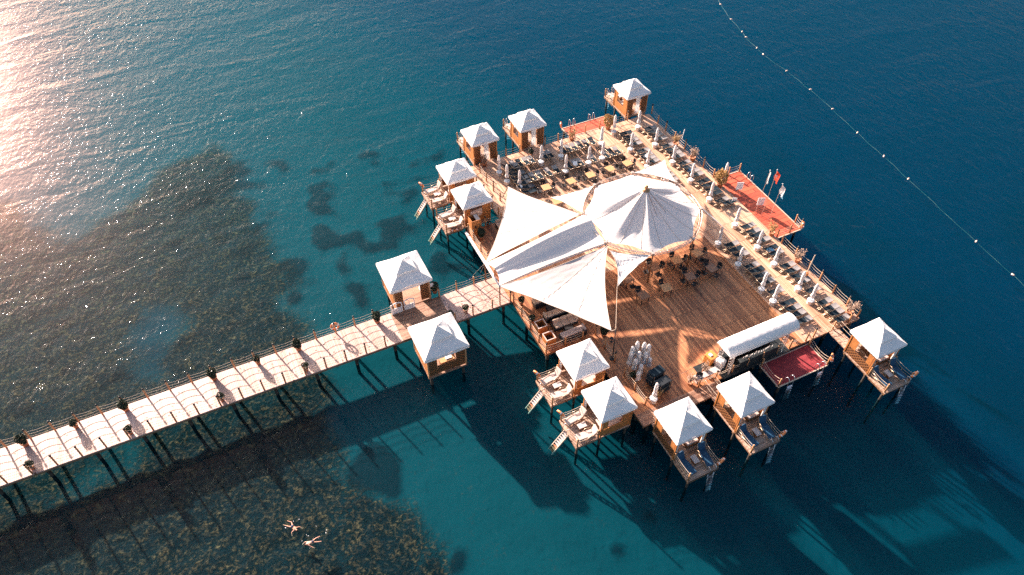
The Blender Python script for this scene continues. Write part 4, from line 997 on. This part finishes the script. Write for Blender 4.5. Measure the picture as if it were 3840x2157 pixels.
s4, *_ = tri_sail([(V(5)[0] - 2.9, V(5)[1] + 1.9, 3.3), (V(6)[0] - 4.0, V(6)[1] + .05, 3.3), pz(2314, 1077, 3.0)], (.05, .05, .10), -.12, 'small pale blue shaded sail below the round canopy')
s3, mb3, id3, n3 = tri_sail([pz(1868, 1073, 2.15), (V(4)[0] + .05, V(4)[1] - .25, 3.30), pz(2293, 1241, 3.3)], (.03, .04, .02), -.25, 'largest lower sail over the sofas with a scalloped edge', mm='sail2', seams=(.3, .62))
sc = MB()
for q in range(46):
    f = q / 45; a = Vector(pz(2293, 1241, 3.3)).lerp(Vector((V(4)[0] + .05, V(4)[1] - .25, 3.30)), f)
    c0 = Vector(mb3.v[id3[(0, min(n3, round(f * n3)))]]); d = .08
    sc.add([c0 + Vector((0, 0, 0)), c0 + Vector((.05 + d, -.02, -.02)), c0 + Vector((.05, .12, -.02))], [(0, 1, 2)])
# strip sail between the portal and the ring
def strip(u, v):   # u along from the portal (0) to the ring (1), v from far edge (0) to near edge (1)
    a = Vector((-.95, 2.95, 2.15)).lerp(Vector((V(3)[0], V(3)[1] - .15, 3.35)), u); b = Vector((-.95, .25, 2.15)).lerp(Vector((V(4)[0], V(4)[1], 3.35)), u)
    inw = .05 * math.sin(math.pi * u)
    p = a.lerp(b, inw + v * (1 - 2 * inw)); e = [(0, 0), (.12, .33), (.27, .80), (.36, .86), (.46, .55), (.60, .08), (.75, .0), (.9, .06), (1, .0)]
    for k in range(len(e) - 1):
        if e[k][0] <= v <= e[k + 1][0]:
            f = (v - e[k][0]) / (e[k + 1][0] - e[k][0]); f = f * f * (3 - 2 * f) * .5 + f * .5; hgt = e[k][1] + (e[k + 1][1] - e[k][1]) * f; break
    p.z += hgt * (.10 + .95 * math.sin(math.pi * min(1, u * .72 + .06))) * .95 + .025 * math.sin(v * 40) * (1 - u) ** 3
    p.x += -.12 * math.sin(math.pi * v) * (1 - u) * -3.2
    return tuple(p)
t = thing('shade_sail', (0, 0, 0), 'long ridged sail strip running from the portal frame to the round canopy', 'sail', 'white shade sails round the canopy')
MB().grid(strip, 26, 26).build('membrane', M['sail'], t, True)
va = MB()
for q in range(52):
    u0, u1_ = q / 52, (q + 1) / 52; a, b = Vector(strip(u0, 1)), Vector(strip(u1_, 1)); mid = (a + b) / 2 + Vector((0, -.06, -.20))
    va.add([a, b, b + Vector((0, -.03, -.11)), mid, a + Vector((0, -.03, -.11))], [(0, 4, 3, 2, 1)])
va.build('valance', M['sail'], t)
for e in (0, 1): MB().path([strip(q / 26, e) for q in range(27)], .018, 5).build('edge_cable', M['rope'], t, True)
t = thing('portal_frame', (0, 0, 0), 'white and dark pole frame over the end of the walkway', 'frame')
for y in (.12, 2.95):
    MB().path([(-1.0, y, 0), (-1.0, y, 2.2)], .055, 8).build('pole', M['brown'], t, True)
MB().path([(-1.0, 3.0, 2.2), (-1.0, .1, 2.2)], .06, 8).build('cross_beam', M['white'], t, True)
for (a, b, m_) in (((-1.0, 3.0, 2.15), (-3.5, 3.0, 0), 'strap'), ((-1.0, 3.0, 2.15), (-1.9, 3.05, 0), 'strap'), ((-1.0, .1, 2.15), (-2.7, .15, 0), 'strap'), ((-1.0, .1, 2.15), (-2.0, .9, .2), 'black')):
    a, b = Vector(a), Vector(b); MB().path([a, a.lerp(b, .45)], .014, 4).build('guy_rope', M['rope'], t); MB().path([a.lerp(b, .45), b], .022, 4).build('strap', M[m_], t)
t = thing('sail_mast', (0, 0, 0), 'slim mast holding the lower corner of the largest sail', 'mast')
MB().path([(4.45, -8.55, 0), (4.35, -8.5, 3.55)], .05, 8, .035).build('pole', M['black'], t, True); MB().path([(4.35, -8.5, 3.5), pz(2293, 1241, 3.3)], .02, 5).build('shackle_rope', M['rope'], t)
MB().path([(4.35, -8.5, 3.5), pz(2314, 1077, 3.0)], .015, 5).build('stay_rope', M['rope'], t); MB().path([(4.35, -8.5, 3.4), (5.3, -9.0, 0)], .015, 5).build('guy_rope', M['black'], t)
MB().lathe([(.25, 0), (.22, .05), (.1, .12)], 4.45, -8.55, 0, 10).build('foot_plate', M['black'], t)

# ------------------------------------------------------------------ bar with barrel canopy
t = thing('bar_stand', (14.0, -13.0, 0), 'bar under a long white barrel shaped canopy on lattice legs', 'bar')
BX0, BX1 = -3.15, 3.2
def barrel(u, v):
    a = math.pi * (.04 + .92 * v); y = .78 * math.cos(a) + .0; z = 2.62 + .62 * math.sin(a) ** .9; x = BX0 + (BX1 - BX0) * u
    z += .015 * math.sin(u * 60); return (x, y, z)
cn = MB().grid(barrel, 40, 14).build('canopy', M['canvas'], t, True)
for xe in (BX0, BX1):
    g = MB(); n = 12; pts = [barrel(0 if xe == BX0 else 1, k / n) for k in range(n + 1)]
    c0 = (xe, 0, 2.66); g.add([c0] + pts, [(0, k + 1, k + 2) for k in range(n)]); g.build('canopy_end', M['canvas'], cn)
va = MB(); n = 60
for y, s in ((.78, 1), (-.78, -1)):
    for k in range(n):
        xa, xb = BX0 + (BX1 - BX0) * k / n, BX0 + (BX1 - BX0) * (k + 1) / n; va.add([(xa, y, 2.70), (xb, y, 2.70), (xb, y + .01 * s, 2.55), ((xa + xb) / 2, y + .01 * s, 2.50), (xa, y + .01 * s, 2.55)], [(0, 1, 2, 3, 4)])
va.build('valance', M['canvas'], cn)
def trussleg(p, q, w=.24):
    mb = MB(); p, q = Vector(p), Vector(q); offs = [Vector((-w / 2, -w / 2, 0)), Vector((w / 2, -w / 2, 0)), Vector((w / 2, w / 2, 0)), Vector((-w / 2, w / 2, 0))]
    for o_ in offs: mb.path([p + o_, q + o_], .022, 5)
    n = 9
    for k in range(n):
        for j in range(4): mb.path([p.lerp(q, k / n) + offs[j], p.lerp(q, (k + 1) / n) + offs[(j + 1) % 4]], .015, 4)
    return mb
for (x, y) in ((-2.6, -.55), (2.4, -.55), (-2.6, .6), (2.4, .6)): trussleg((x, y, 0), (x, y, 2.75)).build('lattice_leg', M['steel'], t)
MB().box(0, .15, .06, 6.2, 2.0, .12).build('stage', M['board'], t)
bc = MB().box(-.2, .55, .62, 4.6, .55, 1.0, 0, .02).build('counter', M['board'], t); MB().box(-.2, .55, 1.15, 4.8, .68, .05, 0, .015).build('counter_top', M['board'], bc)
MB().box(.2, -.45, .55, 3.6, .38, .86, 0, .02).build('back_counter', M['board'], t)
rr = random.Random(5)
for k in range(14):
    x = 14.0 - 1.2 + k * .2 + rr.uniform(-.05, .05); h = rr.uniform(.18, .3)
    o = MB().lathe([(.035, 0), (.035, h * .6), (.013, h * .75), (.013, h)], n=8).build('bottle', M['lampw'] if k % 3 else M['cushg'], None, True); o.location = (x, -13.42 + rr.uniform(-.05, .05), .98)
    tag(o, 'small pale bottle on the back counter of the bar', 'bottle', 'bottles standing on the bar')
t = thing('speaker_cover', (11.3, -12.75, 0), 'white covered appliance at the left end of the bar', 'covered appliance')
MB().box(0, 0, .5, .62, .62, 1.0, .3, .10).build('cover', M['canvas'], t); MB().box(-.05, .5, .36, .5, .45, .72, .3, .08).build('cover_side', M['canvas'], t)
t = thing('orange_cabinet', (10.95, -12.0, 0), 'orange wooden cabinet with a white paper on top', 'cabinet'); MB().box(0, 0, .42, .75, .7, .84, .2, .02).build('body', M['orange'], t); MB().box(-.08, .02, .87, .26, .26, .06, .2, .01).build('paper', M['white'], t)
t = thing('bench', (9.9, -13.05, 0), 'grey topped bench beside the near railing', 'bench'); MB().box(0, 0, .44, 2.1, .5, .06, 0, .02).build('seat', M['cushg'], t); MB().box(-1.0, 0, .2, .1, .5, .38).build('leg', M['cushw'], t); MB().box(1.0, 0, .2, .1, .5, .38).build('leg', M['cushw'], t)
tag(MB().box(10.6, -12.35, .008, 2.2, .95, .012).build('floor_mat', M['board'], None), 'dark rectangular mat on the deck left of the bar', 'mat')
t = thing('arch_chair', (9.1, -13.15, 0), 'black barrel chair by the near edge, left of the spiky plant', 'chair'); MB().box(0, 0, .4, .5, .5, .08, 0, .03).build('seat', M['cush'], t); MB().grid(lambda u, v: (.3 * math.cos(math.pi * u), .27 * math.sin(math.pi * u), .3 + .55 * v), 12, 3).build('backrest', M['rattan'], t, True)
for sx in (-1, 1): MB().path([(sx * .2, .15, .38), (sx * .22, .2, 0)], .02, 5).build('leg', M['black'], t); MB().path([(sx * .2, -.15, .38), (sx * .22, -.2, 0)], .02, 5).build('leg', M['black'], t)

# ------------------------------------------------------------------ flags, signs and odd poles on the right
def flag(base, top, kind, lab):
    t = thing('flag_pole', base, lab, 'flag', 'flag poles on the red platform'); b, q = Vector((0, 0, 0)), Vector(top) - Vector(base)
    MB().path([b, q], .028, 6, .018).build('pole', M['steel'], t); MB().lathe([(.04, 0), (.05, .04), (.01, .1)], q.x, q.y, q.z, 8).build('finial', M['white'], t)
    def fl(u, v):
        dr = u * .62; return (q.x + dr * .55 + .05 * math.sin(7 * v + 5 * u), q.y - dr * .35 + .09 * math.sin(6 * u + 3 * v), q.z - .15 - .95 * v - dr * .75 * (.6 + .4 * v))
    def furl(u, v): return (q.x + .03 + .10 * u * (1 - v * .4) + .02 * math.sin(9 * v), q.y - .05 * u, q.z - .1 - 1.3 * v - .12 * u)
    if kind == 'w': MB().grid(furl, 4, 12).build('cloth', M['flagw'], t, True)
    else:
        c = MB().grid(fl, 12, 8).build('cloth', M['flagr'] if kind == 'r' else M['flagw'], t, True)
        if kind == 'r':   # white crescent and star on both faces
            for s in (.012, -.012):
                mm = MB(); pts = []
                for k in range(13): a = R(45 + 270 * k / 12); pts.append((.42 + .2 * math.cos(a), .45 + .17 * math.sin(a)))
                for k in range(12, -1, -1): a = R(45 + 270 * k / 12); pts.append((.47 + .155 * math.cos(a), .45 + .135 * math.sin(a)))
                vs = [Vector(fl(*x)) + Vector((-s * .5, -s, s)) for x in pts]; mm.add(vs, [(k, k + 1, 24 - k, 25 - k) for k in range(12)])
                st_ = [(.70 + (.09 if k % 2 == 0 else .035) * math.cos(R(36 * k)), .45 + (.075 if k % 2 == 0 else .03) * math.sin(R(36 * k))) for k in range(10)]
                mm.add([Vector(fl(*x)) + Vector((-s * .5, -s, s)) for x in st_], [tuple(range(10))]); mm.build('emblem', M['white'], c)
        else: MB().grid(lambda u, v: tuple(Vector(fl(.6 + .4 * u, .55 + .5 * v)) + Vector((.06 * v, -.05, -.06 * v))), 5, 5).build('tail', M['flagb'], c, True)
    return t
flag((24.75, .15, -.15), (24.95, .15, 4.75), 'w', 'left flag pole with a furled white flag'); flag((25.1, -.35, -.15), (25.45, -.15, 4.85), 'r', 'middle flag pole flying a red flag with white crescent and star'); flag((25.25, -1.15, -.15), (25.55, -1.1, 3.95), 'b', 'right flag pole with a white and pale blue flag')
def sign(loc, rz, lab, w_=.62, h_=.85):
    t = thing('sign_board', loc, lab, 'sign', 'white boards by the red platform', rz); MB().box(0, 0, .95 + h_ / 2 - .35, w_, .04, h_).build('panel', M['white'], t)
    for s in (-1, 1): MB().path([(s * w_ * .3, 0, 0), (s * w_ * .3, 0, .62)], .02, 5).build('leg', M['steel'], t)
sign((24.95, 3.0, -.15), R(-25), 'white blank board behind the big golden bush'); sign((25.35, .4, -.15), R(-25), 'white blank board between the flag poles')
t = thing('paper_holder', (23.7, 2.0, 0), 'small white folded board standing on the deck near the flags', 'sign'); MB().box(0, 0, .42, .4, .05, .5, R(-30)).build('panel', M['white'], t); MB().path([(0, .1, 0), (0, 0, .4)], .02, 5).build('stay', M['steel'], t)
t = thing('leaning_pole', (23.95, 11.15, 0), 'slim white pole leaning by the right railing', 'pole'); MB().path([(0, 0, 0), (.25, .1, 2.1)], .035, 6).build('shaft', M['white'], t)
t = thing('shower_pole', (23.3, -8.3, 0), 'slanting wooden pole by the right railing', 'pole'); MB().path([(0, 0, 0), (.3, .15, 2.5)], .05, 8, .04).build('shaft', M['rope'], t); MB().box(0, 0, .35, .22, .22, .7).build('base', M['panel'], t)
t = thing('surf_board', (24.55, 5.35, -.1), 'cream paddle board standing upright beside the red platform', 'board'); bm_ = MB(); bm_.lathe([(.02, 0), (.16, .25), (.2, .8), (.16, 1.3), (.02, 1.6)], n=12); o = bm_.build('hull', M['yellow'], t, True); o.scale = (1, .3, 1); t.rotation_euler = (0, 0, R(-25))
MB().box(.3, 0, .7, .2, .1, .8, 0, .04).build('pad', M['red'], t)
ring((27.0, -3.5, .55), (R(80), R(30)), 'orange lifebuoy at the near corner of the long red platform'); ring((19.3, -15.95, .45), (R(70), R(40)), 'orange lifebuoy on the right post of the maroon platform'); ring((14.7, 19.0, .55), (R(80), R(60)), 'orange lifebuoy on the left corner of the small red platform')
for i, lab, (x, y) in ((3, 'orange lifebuoy on the terrace of the farther upper left tent', (1.25, 3.05)), (5, 'orange lifebuoy on the terrace of the upper tent below the sofas', (1.25, 3.05)), (6, 'orange lifebuoy on the terrace of the lower tent below the sofas', (1.25, 3.05)),
        (7, 'orange lifebuoy on the terrace of the bottom tent', (-1.25, 3.1)), (8, 'orange lifebuoy on the terrace of the tent below the bar', (-1.25, 3.1)), (9, 'orange lifebuoy on the terrace of the lone lower right tent', (-1.25, 3.1))):
    if lab is None: continue
    tt = tents[i]; rzm = Matrix.Rotation(tt.rotation_euler.z, 3, 'Z'); q = rzm @ Vector((x, y, .85)) + Vector(tt.location); ring(q, (R(70), tt.rotation_euler.z + R(20)), lab)
ring((-.95, 9.95, .09), (0, .3), 'orange lifebuoy lying flat on a terrace near the locker')

# ladders and grab rails at the red platforms
def grab(loc, rz, lab, depth=True, z=0):
    t = thing('bathing_ladder', loc, lab, 'ladder', 'steel bathing ladders', rz)
    for s in (-1, 1): MB().path([(s * .25, -.25, 0), (s * .25, -.22, .65), (s * .25, -.05, .85), (s * .25, .12, .75), (s * .25, .16, .3), (s * .25, .3, -2.0)], .028, 6).build('grab_rail', M['steel'], t, True)
    r = MB()
    for k in range(6): r.box(0, .2 + k * .02, -.15 - k * .28, .5, .14, .03)
    r.build('rung', M['steel'], t)
grab((16.0, 19.1, 0), 0, 'left steel ladder on the small red platform'); grab((18.3, 19.1, 0), 0, 'right steel ladder on the small red platform'); grab((27.3, 4.2, -.15), R(-90), 'steel ladder on the outer edge of the long red platform')
grab((15.3, -16.05, -.35), R(180), 'left steel ladder under the maroon platform'); grab((18.2, -16.05, -.35), R(180), 'right steel ladder under the maroon platform')

# ------------------------------------------------------------------ loungers on the tent terraces
def padded(name, mm, lab, loc, rz):
    t = thing('terrace_chair', loc, lab, 'lounge chair', 'padded chairs on the tent terraces', rz); f = MB()
    for s in (-1, 1):
        f.path([(s * .3, -.5, .25), (s * .3, .75, .27)], .028, 6); f.path([(s * .3, -.5, .25), (s * .3, -.78, .85)], .028, 6)
        f.path([(s * .3, -.35, 0), (s * .3, -.3, .27)], .025, 5); f.path([(s * .3, .6, 0), (s * .3, .6, .27)], .025, 5); f.path([(s * .33, -.6, .55), (s * .36, -.1, .52), (s * .33, .1, .26)], .026, 6)
    f.build('frame', M['frame'], t, True)
    MB().box(0, .12, .33, .56, 1.25, .11, 0, .04).build('seat_cushion', mm, t)
    b = MB().box(0, 0, 0, .56, .68, .11, 0, .04).build('back_cushion', mm, t); b.location = (0, -.66, .60); b.rotation_euler = (R(-64), 0, 0)
    return t
pw = pb = None
WH = {0: 'left far tent', 1: 'middle far tent', 2: 'far right corner tent', 3: 'farther upper left tent', 4: 'nearer upper left tent', 5: 'upper tent below the sofas', 6: 'lower tent below the sofas', 7: 'bottom tent', 8: 'tent below the bar', 9: 'lone lower right tent'}
for i, tt in enumerate(tents):
    rzm = Matrix.Rotation(tt.rotation_euler.z, 3, 'Z'); blue = i >= 7
    for s, nm in ((-1, 'first'), (1, 'second')):
        q = rzm @ Vector((s * .78, 2.15, 0)) + Vector(tt.location); rz = tt.rotation_euler.z + s * R(6)
        lab = '%s cushioned chair on the terrace of the %s, %s one' % ('blue' if blue else 'pale', WH[i], ('left' if (s < 0) != blue else 'right') if i not in (3, 4, 5, 6) else ('far' if s > 0 else 'near'))
        src = pb if blue else pw
        if src is None:
            o = padded('x', M['cushb'] if blue else M['cushw'], lab, tuple(q), rz)
            if blue: pb = o
            else: pw = o
        else: dup(src, tuple(q), rz, lab)
    q = rzm @ Vector((0, 2.0, 0)) + Vector(tt.location); t = thing('terrace_table', tuple(q), 'low slatted table on the terrace of the ' + WH[i], 'table', 'low tables on the tent terraces', tt.rotation_euler.z)
    MB().box(0, 0, .36, .42, .62, .04, 0, .01).build('table_top', M['cushg'], t); MB().box(0, 0, .17, .30, .5, .33).build('stand', M['brown'], t)

# ------------------------------------------------------------------ swimmers' line with floats
fl_px = [(2702, 18), (2742, 74), (2783, 120), (2798, 141), (2838, 181), (2862, 205), (2950, 267), (3039, 337), (3122, 410), (3215, 499), (3314, 587), (3406, 672), (3660, 907), (3798, 1032)]
fp = [A(x, y, WZ) for x, y in fl_px]
t = thing('float_line', (0, 0, 0), 'thin green rope of the swimming area running across the deep water', 'rope')
pts = [A(2660, -60, WZ + .03)] + [Vector((p_.x, p_.y, WZ + .03)) for p_ in fp] + [A(3900, 1130, WZ + .03)]; ext = [pts[0] + (pts[0] - pts[2]) * 4] + pts + [pts[-1] + (pts[-1] - pts[-3]) * 4]; cur = []
for a, b in zip(ext[:-1], ext[1:]):
    for k in range(8): q = a.lerp(b, k / 8); cur.append(q + Vector((.04 * math.sin(q.y * 1.1), .03 * math.sin(q.y * .7), -.035 + .03 * math.sin(q.y * 2.3))))
MB().path(cur, .010, 5).build('rope', M['teal'], t)
fb = None
for i, p_ in enumerate(fp):
    lab = 'small pale float on the swimming line, %s from the top' % ORD[i]
    if fb is None:
        fb = thing('float', (p_.x, p_.y, WZ + .04), lab, 'float', 'floats on the swimming line', .5); MB().lathe([(.02, -.16), (.06, -.13), (.08, -.05), (.08, .05), (.06, .13), (.02, .16)], n=12).build('body', M['float'], fb, True).rotation_euler = (R(90), 0, 0)
    else: dup(fb, (p_.x, p_.y, WZ + .04), rnd.random() * 3, lab)

# ------------------------------------------------------------------ swimmers
def person(loc, rz, joints, lab, suit, hair=True):
    t = thing('person', loc, lab, 'person', None, rz); t.scale = (.62, .62, .62)
    me = bpy.data.meshes.new('body'); names = list(joints); vs = [joints[k][0] for k in names]
    E_ = [('pelvis', 'waist'), ('waist', 'chest'), ('chest', 'neck'), ('neck', 'head'), ('head', 'crown'), ('pelvis', 'hipL'), ('hipL', 'kneeL'), ('kneeL', 'ankL'), ('ankL', 'toeL'), ('pelvis', 'hipR'), ('hipR', 'kneeR'), ('kneeR', 'ankR'), ('ankR', 'toeR'),
          ('chest', 'shL'), ('shL', 'elL'), ('elL', 'wrL'), ('wrL', 'haL'), ('chest', 'shR'), ('shR', 'elR'), ('elR', 'wrR'), ('wrR', 'haR')]
    for s in 'LR':
        w_, h_ = Vector(joints['wr' + s][0]), Vector(joints['ha' + s][0]); d = (h_ - w_).normalized(); q = d.cross(Vector((0, 0, 1))).normalized()
        for k in range(5):
            n_ = 'f%s%d' % (s, k); off = (k - 1.8) * .021 if k < 4 else -.05; ln = [.07, .085, .08, .065, .045][k]
            st_ = h_ if k < 4 else w_.lerp(h_, .4)
            joints[n_ + 'a'] = (tuple(st_ + q * off + d * (.02 if k < 4 else 0)), .010); joints[n_ + 'b'] = (tuple(st_ + q * off * 1.2 + d * (ln + .02) + Vector((0, 0, -.008))), .008)
            E_ += [('ha' + s if k < 4 else 'wr' + s, n_ + 'a'), (n_ + 'a', n_ + 'b')]
    names = list(joints); vs = [joints[k][0] for k in names]; ix = {k: i for i, k in enumerate(names)}
    me.from_pydata(vs, [(ix[a], ix[b]) for a, b in E_], []); o = bpy.data.objects.new('body', me); S.collection.objects.link(o); o.parent = t
    sk = o.modifiers.new('skin', 'SKIN'); sk.use_smooth_shade = True
    for k in names:
        sv = me.skin_vertices[0].data[ix[k]]; r = joints[k][1]; sv.radius = (r, r) if not isinstance(r, tuple) else r; sv.use_root = (k == 'pelvis')
    o.modifiers.new('sub', 'SUBSURF').levels = 1; o.modifiers['sub'].render_levels = 2; me.materials.append(M['skin'])
    hd = Vector(joints['head'][0]); cr = Vector(joints['crown'][0])
    b = leafball(.118, 0, 260, .035, 3, None); b.v = [tuple(Vector(v) + hd.lerp(cr, .7)) for v in b.v]; b.build('hair', M['hair'], t)
    for s in (-1, 1):
        ear = MB().lathe([(.005, -.025), (.018, 0), (.005, .025)], hd.x, hd.y + s * .085, hd.z, 6); ear.build('ear', M['skin'], t, True)
    p0, p1 = Vector(joints['pelvis'][0]), Vector(joints['waist'][0]); d = (p1 - p0).normalized()
    su = MB(); su.path([p0 - d * .10, p0, p0.lerp(p1, .65)], .165, 14, .145)
    su.build('swim_trunks', suit, t, True).scale = (1, 1, 1)
    return t
# face-down swimmer with splayed limbs, x = head direction
J1 = dict(pelvis=((0, 0, 0), (.15, .10)), waist=((.18, .01, .02), (.13, .10)), chest=((.42, 0, .03), (.17, .12)), neck=((.60, 0, .04), .055), head=((.72, 0, .04), .092), crown=((.84, 0, .04), .075),
          hipL=((-.06, .10, -.01), .085), kneeL=((-.46, .30, -.02), .06), ankL=((-.80, .16, .0), .04), toeL=((-.94, .13, .02), .03), hipR=((-.06, -.10, -.01), .085), kneeR=((-.44, -.26, -.01), .06), ankR=((-.84, -.40, -.02), .04), toeR=((-.98, -.44, -.01), .03),
          shL=((.47, .19, .02), .06), elL=((.62, .45, .0), .042), wrL=((.88, .50, -.02), .028), haL=((.95, .50, -.02), (.032, .015)), shR=((.47, -.19, .02), .06), elR=((.42, -.48, .0), .042), wrR=((.62, -.64, -.02), .028), haR=((.69, -.68, -.02), (.032, .015)))
a = A(1096, 1975, WZ); person((a.x, a.y, WZ - .01), R(-62), J1, 'person floating with arms and legs spread, upper of two swimmers', M['trunks'])
J2 = dict(pelvis=((0, 0, 0), (.15, .11)), waist=((.18, 0, .03), (.14, .11)), chest=((.42, 0, .05), (.18, .13)), neck=((.60, 0, .05), .055), head=((.72, .0, .05), .092), crown=((.84, 0, .04), .075),
          hipL=((-.06, .10, -.01), .085), kneeL=((-.40, .22, -.04), .06), ankL=((-.74, .36, .0), .04), toeL=((-.88, .4, .02), .03), hipR=((-.06, -.10, -.01), .085), kneeR=((-.42, -.22, -.03), .06), ankR=((-.76, -.20, -.0), .04), toeR=((-.9, -.19, .01), .03),
          shL=((.47, .20, .03), .06), elL=((.28, .44, -.02), .042), wrL=((.12, .62, -.02), .028), haL=((.06, .68, -.02), (.032, .015)), shR=((.47, -.20, .03), .06), elR=((.70, -.36, -.02), .042), wrR=((.92, -.28, -.03), .028), haR=((.99, -.25, -.03), (.032, .015)))
a = A(1172, 2032, WZ); person((a.x, a.y, WZ + .0), R(-178), J2, 'person swimming in dark trunks, lower of two swimmers', M['trunks'])
rr = random.Random(11); mb = MB()
for (cx, cy) in ((1096, 1975), (1172, 2032), (1160, 2015), (1185, 2010)):
    a = A(cx, cy, WZ)
    for k in range(5):
        x, y = a.x + rr.gauss(0, .35), a.y + rr.gauss(0, .3); r = rr.uniform(.012, .035); mb.lathe([(r, 0), (r * .9, .02), (.002, .03)], x, y, WZ, 6)
tag(mb.build('splash_foam', M['foam'], None), 'white splashes on the water round the two swimmers', 'foam', kind='stuff')

# ------------------------------------------------------------------ remaining big pieces
tag(MB().box(21.9, -13.2, -.0, .01, .01, .01).build('x', M['black'], None), 'x', 'x')
bpy.data.objects.remove(bpy.data.objects['x'])
